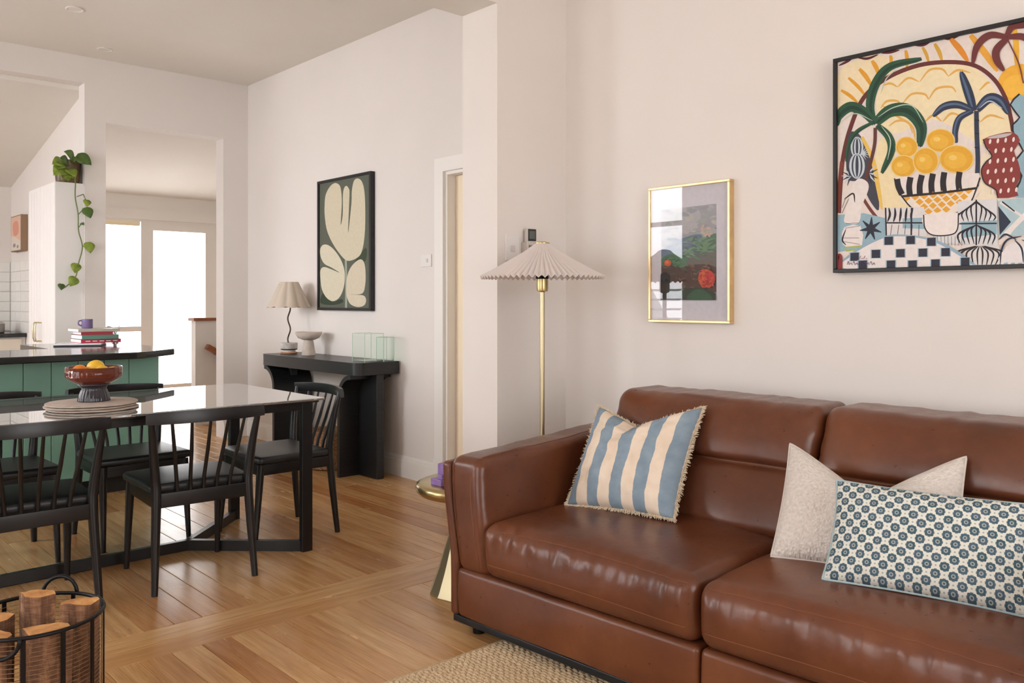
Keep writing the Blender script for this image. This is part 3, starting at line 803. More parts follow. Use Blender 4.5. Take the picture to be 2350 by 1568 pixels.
# ------------------------------------------------------------------ dining table
tb = thing('dining_table', 'long dining table with reflective glass top and black Y-shaped frame', 'table', (1.06, 4.13, 0))
m_top = M('mirror_backed_glass', (205, 208, 208), .012, .78, spec=1.0, ior=1.8)
MB().rbox(.0, 2.105, 3.645, 4.615, .738, .75, .003, 2).build('glass_top', m_top, tb, world=True)
MB().rbox(.02, 2.085, 3.665, 4.595, .728, .738, .002, 1).build('top_underlay', m_black_wood, tb, world=True)
for sx in (1, -1):
    X = lambda x: 1.0525 + sx * (x - 1.0525)
    for y in (3.725, 4.535):
        MB().rbox(min(X(2.02), X(2.075)), max(X(2.02), X(2.075)), y - .016, y + .016, 0, .729, .002, 1).build('leg', m_black_wood, tb, world=True)
        MB().bar((X(2.05), y, .026), (X(1.63), 4.13, .026), .03, .05).build('floor_bar', m_black_wood, tb, world=True)
        MB().bar((X(2.05), y, .705), (X(1.63), 4.13, .705), .03, .046).build('top_bar', m_black_wood, tb, world=True)
    MB().rbox(min(X(2.02), X(2.05)), max(X(2.02), X(2.05)), 3.725, 4.535, .69, .728, .002, 1).build('end_rail', m_black_wood, tb, world=True)
MB().rbox(.47, 1.635, 4.115, 4.145, 0.001, .051, .002, 1).build('floor_stretcher', m_black_wood, tb, world=True)
MB().rbox(.47, 1.635, 4.115, 4.145, .682, .728, .002, 1).build('top_stretcher', m_black_wood, tb, world=True)
MB().rbox(.1, 2.02, 3.71, 3.735, .69, .728, .002, 1).build('side_rail', m_black_wood, tb, world=True)
MB().rbox(.1, 2.02, 4.525, 4.55, .69, .728, .002, 1).build('side_rail', m_black_wood, tb, world=True)

# placemats, fruit bowl, fruit
m_mat = M('woven_taupe_placemat', (186, 170, 158), .95, bump=.4, bscale=260, bdist=.002, var=.06, vscale=30)
PC = (1.145, 3.965)
for i, lb in enumerate(('bottom round taupe placemat of the stack on the dining table', 'middle round taupe placemat of the stack on the dining table', 'top round taupe placemat of the stack, under the amber bowl')):
    z = .7503 + i * .0105; ox, oy = ((.004, -.003), (-.005, .004), (0, 0))[i]
    rnd = random.Random(i)
    def wv(r, zz, a, k): return (r * (1 + .006 * noise.noise(Vector((math.cos(a) * 2, math.sin(a) * 2, i * 5)))), zz + (.0022 * noise.noise(Vector((math.cos(a) * 1.5 + i * 3, math.sin(a) * 1.5, 0))) if r > .1 else 0))
    pm = MB().lathe([(.001, 0.0023), (.176, 0.0023), (.183, .0045), (.1835, .0085), (.178, .0105), (.05, .0105), (.001, .0105)], 64, wave=wv)
    pm.v = [v + Vector((PC[0] + ox, PC[1] + oy, z - .0018)) for v in pm.v]
    solo(pm, 'placemat', m_mat, lb, 'placemat', 50, 'stacked round placemats')
ZP = .7503 + .021 + .0087
m_amber = NT('amber_glass')
m_amber.b.inputs['Base Color'].default_value = lin((150, 70, 48)); m_amber.b.inputs['Transmission Weight'].default_value = .62; m_amber.b.inputs['Roughness'].default_value = .06; m_amber.b.inputs['IOR'].default_value = 1.45
m_smoke = NT('smoke_glass_foot')
m_smoke.b.inputs['Base Color'].default_value = lin((58, 56, 66)); m_smoke.b.inputs['Transmission Weight'].default_value = .45; m_smoke.b.inputs['Roughness'].default_value = .08
BC = (PC[0] + .012, PC[1] + .015)
fb = thing('fruit_bowl', 'fluted amber glass pedestal bowl on the placemats', 'bowl', (BC[0], BC[1], ZP))
def flute(k_, amp): 
    return lambda r, z, a, k: (r * (1 + amp * abs(math.cos(a * k_ / 2)) - amp), z)
MB().lathe([(.05, .072), (.075, .080), (.108, .100), (.114, .112), (.1145, .150), (.1105, .150), (.110, .113), (.104, .104), (.07, .086), (.02, .080), (.001, .079)], 96, wave=flute(24, .02), cap=False).build('bowl_body', m_amber.m, fb, 180)
MB().lathe([(.001, .0005), (.066, .0005), (.066, .004), (.060, .03), (.054, .045), (.050, .055), (.054, .066), (.07, .0745), (.06, .079), (.001, .0795)], 96, wave=flute(24, .05), cap=False).build('pedestal', m_smoke.m, fb, 180)
def citrus(name, c, r, tip, mat, lb, cat, tilt):
    prof = []
    for i in range(17):
        a = -HP + math.pi * i / 16
        rr = r * math.cos(a); zz = r * 1.12 * math.sin(a)
        if tip: zz += math.copysign(r * .16 * max(0, (abs(math.sin(a)) - .9) / .1), zz) if abs(math.sin(a)) > .9 else 0
        prof.append((max(rr, .0008), zz))
    m = MB().lathe(prof, 24); Rm = Matrix.Rotation(tilt[0], 3, 'X') @ Matrix.Rotation(tilt[1], 3, 'Y'); m.v = [Rm @ v + Vector(c) for v in m.v]
    o = solo(m, name, mat, lb, cat, 180)
    return o
m_lemon = M('lemon_skin', (236, 186, 44), .42, bump=.25, bscale=120, bdist=.002, var=.06)
m_orange = M('orange_skin', (232, 132, 36), .45, bump=.25, bscale=140, bdist=.002)
zb = ZP + .105
citrus('lemon', (BC[0] + 0.0143, BC[1] + 0.0275, zb + .036), .036, True, m_lemon, 'largest yellow lemon heaped highest in the amber bowl', 'lemon', (1.2, .4))
citrus('lemon', (BC[0] + 0.0197, BC[1] + -0.0451, zb + .020), .032, True, m_lemon, 'smaller yellow lemon leaning beside the highest lemon', 'lemon', (1.4, -.5))
citrus('orange', (BC[0] + -0.0509, BC[1] + 0.0303, zb + .018), .033, False, m_orange, 'orange half hidden at the rim of the amber bowl', 'orange', (.3, .2))
citrus('lemon', (BC[0] + 0.0762, BC[1] + 0.0062, zb + .014), .027, True, m_lemon, 'yellow lemon at the back of the amber bowl', 'lemon', (1.1, 1.0))

# ------------------------------------------------------------------ floor lamp
LX, LY = 2.612, 2.657
fl = thing('floor_lamp', 'brass floor lamp with wide pleated white shade beside the sofa arm', 'lamp', (LX, LY, 0))
MB().lathe([(.001, 0), (.13, 0), (.135, .006), (.13, .016), (.03, .022), (.012, .03), (.001, .03)], 40).build('base', m_brass_satin, fl, 40)
MB().lathe([(.0105, .025), (.0105, 1.27), (.001, 1.27)], 16).build('pole', m_brass_satin, fl, 60)
so = MB().lathe([(.006, 1.255), (.024, 1.262), (.026, 1.275), (.0255, 1.315), (.022, 1.318), (.001, 1.318)], 24).build('socket_cup', m_brass, fl, 40)
cr = MB()
for k in range(12):
    a = 2 * math.pi * k / 12; cr.rbox(.022 * math.cos(a) - .005, .022 * math.cos(a) + .005, .022 * math.sin(a) - .005, .022 * math.sin(a) + .005, 1.315, 1.329, .002, 1)
cr.build('shade_gallery', m_dark_metal, so)
NP = 64
def pleat(r, z, a, k):
    q = 1 if k % 2 == 0 else -1; w = r / .27
    return (r + q * .003 * w, z + q * .0065 * w)
prof = [(.030 + .242 * t, 1.472 - .150 * (t ** .86)) for t in [i / 12 for i in range(13)]]
MB().lathe(prof + [(r - .0008, z - .0022) for r, z in reversed(prof)], NP * 2, cap=False, wave=pleat).build('pleated_shade', m_shade, fl)
cp = MB().lathe([(.001, 1.468), (.034, 1.470), (.034, 1.473), (.016, 1.479), (.001, 1.480)], 24).build('shade_cap', m_brass, fl, 40)
MB().lathe([(.004, 1.318), (.004, 1.470)], 8).build('harp_rod', m_brass, fl, 60)
MB().lathe([(.001, 1.318), (.012, 1.322), (.014, 1.335), (.026, 1.36), (.030, 1.385), (.022, 1.41), (.001, 1.418)], 16).build('bulb', M('frosted_bulb', (240, 238, 232), .3), fl, 180)

# brass side table with purple ornament
TCX, TCY = 2.275, 2.755
sd = thing('side_table', 'round brass side table with a flared base behind the sofa arm', 'side table', (TCX, TCY, 0))
MB().lathe([(.001, .425), (.205, .412), (.220, .424), (.224, .440), (.219, .455), (.205, .461), (.001, .461)], 64).build('table_top', m_brass, sd, 60)
MB().lathe([(.001, 0), (.165, 0), (.166, .006), (.158, .02), (.128, .10), (.085, .24), (.055, .36), (.05, .425), (.001, .425)], 14).build('flared_base', m_brass_satin, sd, 12)
m_purple = M('purple_lacquer', (140, 112, 172), .4, var=.12, vscale=30)
pc = thing('ornament', 'small purple ornament of angular blocks on the brass side table', 'ornament', (TCX - .105, TCY + .02, .4608))
MB().rbox(-.055, .04, -.035, .035, 0, .026, .003, 1).build('lower_block', m_purple, pc)
b_ = MB().rbox(-.02, .05, -.03, .03, .0255, .085, .004, 1); b_.v = [Matrix.Rotation(.3, 3, 'Z') @ v for v in b_.v]; b_.build('upper_block', m_purple, pc)
b_ = MB().rbox(-.045, -.012, -.03, .0, .0255, .045, .003, 1); b_.build('front_block', m_purple, pc)

# ------------------------------------------------------------------ wall fittings on the pier
def plate(name, lb, p0, p1, axis, base, parent_mat=m_plastic, rock=((.35, .65, .35, .6),)):
    """thin plate with rockers on a plane (axis 'y': faces -Y at base, axis 'x': faces -X)"""
    a0, a1 = sorted((p0[0], p1[0])); z0, z1 = sorted((p0[1], p1[1]))
    t = thing(name, lb, 'switch', ((a0 + a1) / 2, base, z0) if axis == 'y' else (base, (a0 + a1) / 2, z0))
    def bx3(u0, u1, d0, d1, w0, w1):
        m = MB(); 
        m.rbox(u0, u1, base - d1, base - d0, w0, w1, .0015, 1) if axis == 'y' else m.rbox(base - d1, base - d0, u0, u1, w0, w1, .0015, 1)
        return m
    bx3(a0, a1, 0, .009, z0, z1).build('cover_plate', parent_mat, t, world=True)
    for (u0, u1, w0, w1) in rock:
        bx3(a0 + (a1 - a0) * u0, a0 + (a1 - a0) * u1, .0085, .0135, z0 + (z1 - z0) * w0, z0 + (z1 - z0) * w1).build('rocker', M('switch_rocker', (214, 208, 206), .35), t, world=True)
    return t
plate('light_switch', 'white wall switch plate beside the remote control on the pier', (2.668, 1.408), (2.752, 1.53), 'y', 2.965)
plate('light_switch', 'white wall switch plate between flower picture and doorway', (4.513, 1.446), (4.627, 1.529), 'x', WD, rock=((.3, .45, .35, .65),))
rc = thing('remote_control', 'grey air conditioner remote with dark screen in a wall holder', 'remote', (2.808, 2.965, 1.42))
MB().rbox(2.772, 2.846, 2.937, 2.965, 1.42, 1.50, .004, 2).build('wall_holder', M('holder_grey', (190, 178, 168), .5), rc, world=True)
bd = MB().rbox(2.779, 2.839, 2.928, 2.952, 1.43, 1.565, .006, 2).build('body', M('remote_body', (200, 192, 186), .45), rc, 40, world=True)
MB().rbox(2.783, 2.836, 2.9255, 2.929, 1.505, 1.562, .003, 2).build('screen_bezel', M('remote_bezel', (28, 24, 26), .3), rc, world=True)
MB().rbox(2.790, 2.829, 2.9245, 2.926, 1.514, 1.553, .001, 1).build('screen', M('lcd', (86, 92, 88), .2), rc, world=True)
for k in range(3): MB().rbox(2.788 + k * .015, 2.798 + k * .015, 2.9245, 2.929, 1.475, 1.485, .002, 1).build('button', M('button_grey', (120, 112, 108), .5), rc, world=True)

# ------------------------------------------------------------------ artworks
def frame_x(t, X0, X1, ya, yb, z0, z1, w, mat, name='frame', lip=.0):
    """rectangular frame facing -X; X0 front face, X1 wall; ya>yb"""
    y0, y1 = min(ya, yb), max(ya, yb)
    for (a, b, c, d) in ((y0, y1, z1 - w, z1), (y0, y1, z0, z0 + w), (y0, y0 + w, z0 + w, z1 - w), (y1 - w, y1, z0 + w, z1 - w)):
        MB().rbox(X0, X1, a, b, c, d, .0015, 1).build(name + '_bar', mat, t, world=True)

# --- large painting over the sofa
AX = WX - .045; AY1, AY0, AZ0, AZ1 = on_x(1911, 135.5, AX).y, on_x(1911, 135.5, AX).y - 1.0, on_x(1915, 626.5, AX).z, on_x(1911, 135.5, AX).z
art = thing('palm_painting', 'large black-framed painting of palms, a fruit bowl and a red vase', 'painting', (AX, (AY0 + AY1) / 2, AZ0))
frame_x(art, AX, WX, AY1, AY0, AZ0, AZ1, .014, m_black_frame)
MB().box(AX + .012, AX + .03, AY0 + .013, AY1 - .013, AZ0 + .013, AZ1 - .013).build('canvas', m_white, art, world=True)
def mpA(x, y, k):
    p = on_x(1880 + x / 2.451, 20 + y / 2.451, AX + .010)
    return (AX + .0115 - k, max(AY0 + .0135, min(AY1 - .0135, p.y)), max(AZ0 + .0135, min(AZ1 - .0135, p.z)))
P = Paint(mpA, .000012)
CR, YE, OR, DR, GN, GD, NV, BL, BK, LB = (232, 220, 212), (240, 214, 150), (226, 160, 44), (104, 46, 42), (38, 84, 58), (24, 58, 44), (44, 54, 78), (150, 182, 196), (38, 32, 40), (198, 208, 216)
P.poly([(60, 200), (2600, -400), (2600, 1900), (60, 1600)], CR)
P.poly([(95, 480), (130, 330), (330, 260), (420, 330), (300, 480), (180, 560), (100, 640)], (240, 222, 184), 6)
P.poly([(330, 470), (480, 350), (700, 310), (900, 350), (1040, 560), (1080, 700), (1000, 800), (900, 760), (640, 620), (440, 700), (340, 640)], (242, 226, 186), 6)
P.poly([(330, 760), (420, 720), (430, 900), (480, 1060), (560, 1110), (380, 1130), (320, 1000)], (242, 224, 180), 6)
P.poly([(900, 860), (1000, 760), (1010, 1060), (880, 1080)], (240, 226, 200), 4)
for q in (((110, 320), (150, 300), (180, 285)), ((215, 275), (270, 280), (330, 258)), ((350, 250), (400, 245), (450, 232)), ((530, 205), (580, 205), (620, 190)), ((700, 170), (740, 168), (790, 150)), ((830, 138), (880, 130), (930, 118))): P.stroke(q, 14, (92, 34, 36), taper='both')
for a, b, w, c in (((122, 458), (215, 528), 20, OR), ((163, 388), (258, 488), 20, OR), ((225, 338), (292, 432), 26, OR), ((296, 292), (334, 372), 26, OR), ((400, 262), (400, 312), 20, OR), ((486, 234), (492, 332), 22, OR), ((580, 216), (614, 300), 20, (214, 164, 60)), ((648, 196), (690, 292), 24, (214, 164, 60)), ((738, 168), (836, 296), 36, (222, 140, 40)), ((850, 148), (1002, 352), 40, (232, 168, 60)), ((1096, 90), (1110, 330), 34, (236, 180, 60)), ((1230, 60), (1190, 320), 34, OR), ((1380, 60), (1260, 340), 34, OR)):
    P.stroke([a, ((a[0] + b[0]) / 2 + 4, (a[1] + b[1]) / 2 - 3), b], w, c, taper='leaf')
P.ell(1140, 420, 135, 110, (240, 178, 56)); P.ell(1120, 440, 90, 70, (246, 190, 70))
for q in (((345, 560), (380, 520), (440, 520), (450, 545)), ((470, 530), (520, 480), (590, 480), (615, 510)), ((615, 510), (660, 450), (740, 440), (770, 470)), ((390, 660), (440, 630), (500, 640), (525, 700)), ((360, 430), (400, 420), (440, 440)), ((440, 440), (500, 390), (560, 410)), ((565, 410), (620, 345), (690, 340), (725, 380)), ((725, 380), (780, 345), (850, 360)), ((590, 640), (640, 600), (690, 635)), ((695, 635), (740, 590), (790, 600)), ((900, 460), (940, 420), (960, 415)), ((900, 640), (960, 600), (1040, 620)), ((350, 540), (430, 600), (520, 660), (540, 740))):
    P.stroke(q, 13, (228, 178, 92), taper='both')
P.stroke([(110, 1150), (120, 980), (135, 830), (175, 670), (250, 500), (380, 390), (560, 318), (740, 300), (880, 322), (985, 400), (1050, 510), (1078, 620), (1090, 690)], 24, DR)
P.stroke([(105, 1150), (112, 1000), (126, 860)], 20, (128, 58, 44))
P.stroke([(208, 1000), (280, 1120), (372, 1235)], 18, (118, 58, 52))
# dark oval and pods at left
P.poly([(150, 850), (160, 730), (185, 690), (235, 720), (285, 840), (325, 980), (335, 1130), (290, 1090), (230, 980), (165, 960)], (66, 66, 78), 5)
P.stroke([(240, 720), (300, 850), (330, 1000), (352, 1130)], 26, (236, 196, 96), taper='leaf')
for (cx, cy, rx, ry) in ((212, 780, 36, 60), (212, 885, 44, 72)):
    P.ell(cx, cy, rx, ry, LB); P.ell(cx, cy, rx * .7, ry * .92, (54, 60, 78)); P.ell(cx, cy, rx * .48, ry * .9, LB); P.ell(cx, cy, rx * .2, ry * .85, (54, 60, 78))
for i in range(7):
    a = math.radians(-70 + i * 23); P.stroke([(275, 930), (275 + 58 * math.cos(a), 930 + 66 * math.sin(a))], 15, LB if i % 2 else (44, 50, 66), taper='end')
    a = math.radians(110 + i * 23); P.stroke([(175, 940), (175 + 50 * math.cos(a), 940 + 60 * math.sin(a))], 14, LB if i % 2 else (44, 50, 66), taper='end')
for i in range(6): a = math.radians(-60 + i * 24); P.stroke([(240, 815), (240 + 44 * math.cos(a), 815 + 40 * math.sin(a))], 9, LB, taper='end')
# pale blue ground and white pots
P.poly([(100, 1160), (250, 1150), (380, 1180), (380, 1290), (230, 1350), (100, 1370)], BL)
P.poly([(140, 1180), (165, 1080), (190, 990), (225, 955), (270, 975), (276, 1020), (240, 1110), (222, 1205), (150, 1205)], (236, 226, 222), 3)
P.poly([(140, 1230), (232, 1222), (240, 1330), (150, 1340), (128, 1300)], (236, 226, 222), 2)
for q in (((140, 1072), (190, 1040), (200, 1090)), ((150, 1210), (226, 1205)), ((146, 1235), (228, 1222)), ((150, 1240), (130, 1300), (150, 1330)), ((130, 1290), (225, 1290)), ((135, 1310), (228, 1326)), ((128, 1150), (165, 1070)), ((128, 1120), (150, 1060))): P.stroke(q, 9, BK, taper='both')
for q in (((140, 1345), (240, 1335)), ((150, 1362), (205, 1356))): P.stroke(q, 9, (176, 186, 96))
for i in range(7): a = 2 * math.pi * i / 7 + .3; P.stroke([(290, 1238), (290 + 62 * math.cos(a), 1238 + 66 * math.sin(a))], 30, (42, 44, 60), taper='end')
# green palm
for pts, w in ((((308, 650), (286, 540), (318, 420), (400, 325), (575, 282)), 52), (((312, 645), (250, 580), (175, 552), (110, 600), (96, 660)), 58), (((300, 640), (215, 690), (168, 760), (150, 860)), 24), (((318, 640), (400, 575), (500, 575), (572, 660), (566, 775)), 76), (((325, 655), (390, 720), (405, 800), (352, 925)), 46)):
    P.stroke(pts, w, GN, taper='leaf'); P.stroke([(x + 3, y + 4) for x, y in pts], w * .35, GD, taper='both')
for q in (((300, 630), (200, 590), (120, 640)), ((350, 660), (400, 740), (385, 850)), ((330, 610), (420, 555), (520, 545), (585, 640)), ((345, 480), (380, 390), (450, 330))): P.stroke(q, 6, (186, 206, 188), taper='both')
P.stroke([(315, 670), (312, 760), (290, 860), (262, 965)], 19, (96, 52, 46))
# blue palm
P.stroke([(884, 575), (886, 700), (892, 860), (884, 1000)], 26, NV)
for y in (625, 700, 780): P.stroke([(874, y), (900, y + 4)], 7, (24, 30, 46))
for pts, w in ((((870, 575), (838, 470), (798, 355)), 52), (((866, 572), (780, 540), (700, 552), (640, 605)), 44), (((864, 575), (790, 615), (765, 690), (772, 755)), 36), (((888, 570), (955, 505), (1020, 520), (1066, 592)), 56)):
    P.stroke(pts, w, NV, taper='leaf'); P.stroke([(x - 4, y - 3) for x, y in pts], w * .3, (84, 104, 136), taper='both')
P.stroke([(900, 560), (960, 520), (1030, 560)], 7, (190, 204, 214), taper='both')
# fruit
for (cx, cy, rx, ry) in ((492, 778, 58, 54), (682, 742, 76, 62), (474, 886, 66, 58), (600, 856, 68, 70), (772, 846, 92, 74)):
    P.ell(cx, cy, rx + 6, ry + 6, (238, 208, 130)); P.ell(cx, cy, rx, ry, (230, 172, 50)); P.ell(cx - 8, cy + 6, rx * .7, ry * .65, (236, 184, 66)); P.ell(cx - 20, cy - 8, rx * .25, ry * .2, (244, 206, 110))
# bowl
P.poly([(425, 960), (440, 945), (640, 935), (900, 925), (905, 960), (880, 1020), (470, 1060)], (234, 224, 218))
P.poly([(466, 1058), (884, 1012), (850, 1090), (790, 1140), (690, 1162), (590, 1155), (510, 1110)], (238, 226, 214), 3)
for a, b in (((438, 958), (466, 1045)), ((514, 948), (510, 1048)), ((578, 936), (566, 1048)), ((640, 928), (634, 1040)), ((704, 920), (702, 1032)), ((790, 918), (788, 1022))): P.stroke([a, ((a[0] + b[0]) / 2 - 6, (a[1] + b[1]) / 2), b], 34, BK)
for r in range(4):
    for c in range(8):
        cx = 490 + c * 50 + (r % 2) * 25; cy = 1066 + r * 30 - c * 6 - (r % 2) * 3
        if cy < 1150 and abs(cx - 680) < 195 - r * 40: P.poly([(cx - 23, cy), (cx, cy - 19), (cx + 23, cy), (cx, cy + 19)], (232, 168, 56))
P.stroke([(424, 955), (436, 1010), (468, 1060), (520, 1120), (590, 1158), (690, 1164), (790, 1142), (850, 1092), (884, 1014), (905, 950)], 8, BK)
P.stroke([(464, 1056), (680, 1036), (884, 1010)], 13, BK)
# cloth, left and right of the foot
P.poly([(372, 1122), (590, 1115), (610, 1280), (374, 1282)], (224, 220, 220)); P.poly([(780, 1085), (1000, 1070), (1005, 1330), (640, 1320), (640, 1270), (780, 1250)], (222, 222, 224))
P.poly([(470, 1180), (600, 1175), (600, 1240), (470, 1235)], BL); P.poly([(800, 1200), (1000, 1190), (1000, 1270), (800, 1290)], BL)
for i in range(5): P.stroke([(392 + i * 34, 1120), (398 + i * 30, 1160), (384 + i * 34, 1200)], 13, BK, taper='both'); P.stroke([(410 + i * 38, 1215), (400 + i * 40, 1280)], 12, BK, taper='both')
P.stroke([(380, 1205), (600, 1205)], 8, BK); P.stroke([(520, 1120), (518, 1280)], 9, BK); P.stroke([(374, 1120), (378, 1282)], 8, BK)
for i in range(9): P.stroke([(645 + i * 20, 1280), (650 + i * 19, 1332)], 9, BK, taper='both')
for s in (-1, 1):
    for i in range(4): P.stroke([(884, 1080 + i * 4), (884 + s * (30 + i * 24), 1120 + i * 14), (884 + s * (18 + i * 26), 1200 - i * 2)], 9, BK, taper='both'); P.stroke([(884, 1215), (884 + s * (28 + i * 24), 1245 + i * 8), (884 + s * (12 + i * 26), 1325)], 10, BK, taper='both')
P.stroke([(780, 1210), (1000, 1208)], 8, BK); P.stroke([(884, 1075), (884, 1330)], 9, BK)
P.poly([(800, 1335), (1015, 1330), (1020, 1455), (870, 1455), (830, 1390)], (224, 220, 218))
for i in range(10): P.stroke([(905 + (i - 4.5) * 6, 1335), (905 + (i - 4.5) * 30, 1375), (905 + (i - 4.5) * 24, 1450)], 10, BK, taper='both')
P.poly([(588, 1160), (782, 1148), (780, 1235), (755, 1268), (700, 1276), (630, 1272), (596, 1235)], (240, 230, 226), 2)
P.stroke([(588, 1160), (596, 1235), (640, 1274), (740, 1272), (778, 1240), (784, 1150)], 7, BK)
# checked cloth
P.poly([(150, 1470), (150, 1400), (290, 1310), (420, 1270), (620, 1290), (760, 1350), (880, 1440), (890, 1470)], (150, 178, 196), 3)
P.poly([(160, 1470), (170, 1400), (300, 1318), (420, 1280), (610, 1300), (740, 1360), (860, 1440), (870, 1470)], (236, 228, 226), 3)
for (cx, cy) in ((392, 1306), (515, 1302), (632, 1312), (200, 1396), (320, 1380), (458, 1376), (584, 1373), (712, 1370), (246, 1440), (405, 1440), (526, 1440), (655, 1434), (822, 1424)):
    P.poly([(cx - 30, cy - 25), (cx + 30, cy - 27), (cx + 30, cy + 25), (cx - 30, cy + 26)], (166, 188, 202)); P.poly([(cx - 24, cy - 22), (cx + 24, cy - 24), (cx + 24, cy + 22), (cx - 24, cy + 23)], (44, 46, 62))
# red vase, blue vase, right side
P.poly([(1075, 540), (1130, 480), (1190, 520), (1180, 600), (1200, 700), (1230, 860), (1200, 1060), (1105, 1062), (1140, 940), (1100, 860), (1150, 800), (1095, 720), (1090, 650), (1128, 610)], (146, 180, 194))
P.stroke([(1128, 480), (1076, 540), (1128, 612), (1090, 652), (1100, 722), (1148, 800), (1100, 860), (1140, 940), (1110, 1010)], 10, BK, sm=2)
P.poly([(924, 735), (1010, 705), (1092, 695), (1130, 742), (1096, 800), (1120, 860), (1134, 940), (1100, 1012), (1122, 1052), (1006, 1066), (994, 1020), (932, 978), (914, 910), (940, 860), (972, 830), (940, 780)], (140, 58, 54), 2)
P.poly([(944, 728), (1010, 708), (1086, 700), (1050, 722), (990, 730)], (196, 188, 190), 2)
for r, y in enumerate((748, 804, 860, 918, 975, 1030)):
    for c in range(4):
        xx = 962 + c * 44 - r % 2 * 12 + (28 if y > 1000 else 0)
        if xx < 1118: P.ell(xx, y - c * 4, 7, 14, (238, 222, 216), rot=.2)
P.stroke([(924, 735), (940, 780), (972, 830), (940, 862), (914, 910), (932, 978), (994, 1020), (1006, 1066)], 7, BK)
P.poly([(1010, 1080), (1200, 1060), (1600, 1100), (1600, 1250), (1010, 1280)], (176, 204, 212)); P.poly([(1008, 1110), (1080, 1200), (1016, 1275)], (44, 54, 74))
P.poly([(1060, 1290), (1100, 1240), (1220, 1120), (1220, 1080), (1040, 1260)], (238, 230, 226)); P.stroke([(1020, 1090), (1160, 1180), (1260, 1260)], 14, (236, 228, 226)); P.stroke([(1030, 1086), (1100, 1140)], 8, BK)
P.poly([(1020, 1440), (1030, 1370), (1080, 1320), (1140, 1330), (1260, 1440), (1260, 1460)], (234, 228, 228), 2)
for q in (((1020, 1440), (1026, 1360), (1060, 1300), (1140, 1280)), ((1100, 1300), (1140, 1350), (1150, 1430)), ((1010, 1300), (1050, 1270), (1110, 1300)), ((1140, 1300), (1220, 1340), (1260, 1440))): P.stroke(q, 11, (36, 44, 66), taper='both')
for i in range(5): P.stroke([(1040 + i * 40, 1440), (1062 + i * 40, 1436)], 18, (160, 184, 200))
# second palm, top right and on beyond the photograph's edge
P.stroke([(1056, 165), (1120, 300), (1150, 420)], 8, (120, 60, 54))
for pts, w in ((((1060, 160), (960, 150), (890, 210), (864, 310)), 40), (((1060, 165), (1000, 230), (1000, 290), (1040, 350)), 44), (((1056, 150), (1090, 100), (1160, 90), (1300, 60)), 40), (((1062, 160), (1150, 160), (1240, 220), (1280, 320)), 40)): P.stroke(pts, w, (110, 48, 48), taper='leaf')
P.poly([(1190, 500), (1290, 430), (1340, 500), (1310, 640), (1370, 800), (1360, 980), (1290, 1080), (1190, 1070), (1200, 860)], (146, 180, 194), 3)
P.stroke([(1190, 490), (1290, 425), (1345, 500), (1312, 640), (1374, 800), (1362, 980), (1292, 1082)], 12, BK)
P.stroke([(1330, 1100), (1340, 800), (1400, 480), (1520, 300), (1680, 210), (1860, 230), (2000, 400), (2060, 700), (2080, 1100)], 30, DR)
for i in range(6): P.stroke([(1380 + i * 110, 60 - i * 24), (1400 + i * 100, 170 - i * 14)], 34, OR, taper='leaf')
P.poly([(1420, 700), (1500, 430), (1680, 320), (1860, 360), (1980, 560), (2010, 800), (1700, 760)], (242, 226, 186), 5)
for q in (((1440, 560), (1520, 480), (1620, 520)), ((1620, 520), (1720, 420), (1830, 480)), ((1500, 680), (1600, 600), (1720, 650)), ((1720, 650), (1830, 560), (1950, 640))): P.stroke(q, 16, (228, 178, 92), taper='both')
P.stroke([(1700, 600), (1690, 800), (1710, 1060)], 30, NV)
for pts, w in ((((1700, 600), (1600, 500), (1500, 520), (1430, 620)), 60), (((1700, 600), (1800, 500), (1920, 520), (1980, 640)), 62), (((1700, 600), (1690, 480), (1730, 360)), 60), (((1700, 610), (1620, 680), (1590, 790)), 46), (((1705, 610), (1800, 680), (1830, 800)), 46)): P.stroke(pts, w, GN, taper='leaf'); P.stroke(pts, w * .3, GD, taper='both')
P.poly([(1380, 1080), (2200, 1060), (2200, 1200), (1380, 1220)], (222, 222, 224))
for i in range(16): P.stroke([(1390 + i * 52, 1085), (1404 + i * 52, 1140), (1386 + i * 52, 1210)], 16, BK, taper='both')
P.poly([(1380, 1220), (2200, 1200), (2200, 1500), (1300, 1500)], (150, 182, 196))
P.poly([(1480, 940), (1700, 930), (1660, 1080), (1530, 1090)], (140, 58, 54), 3); P.ell(1540, 910, 60, 52, (230, 172, 50)); P.ell(1640, 905, 62, 54, (236, 184, 66))
for r in range(3):
    for c in range(8): P.poly([(1420 + c * 100 + r % 2 * 50, 1270 + r * 70 - c * 2), (1468 + c * 100 + r % 2 * 50, 1268 + r * 70 - c * 2), (1468 + c * 100 + r % 2 * 50, 1330 + r * 70 - c * 2), (1420 + c * 100 + r % 2 * 50, 1332 + r * 70 - c * 2)], (44, 46, 62) if (c + r) % 2 else (236, 228, 226))
# the painter's scribble
for i in range(10): P.stroke([(160 + i * 16, 1440 - i % 3 * 4), (166 + i * 16, 1422 + i % 2 * 8), (172 + i * 16, 1442)], 3, (96, 70, 110))
for i in range(4): P.stroke([(228 + i * 12, 1408), (236 + i * 12, 1390 + i % 2 * 14)], 3, (150, 80, 100))
P.stroke([(98, 1470), (104, 1400), (120, 1395), (122, 1470)], 22, (140, 48, 52))
P.build('painted_surface', m_paint, art)

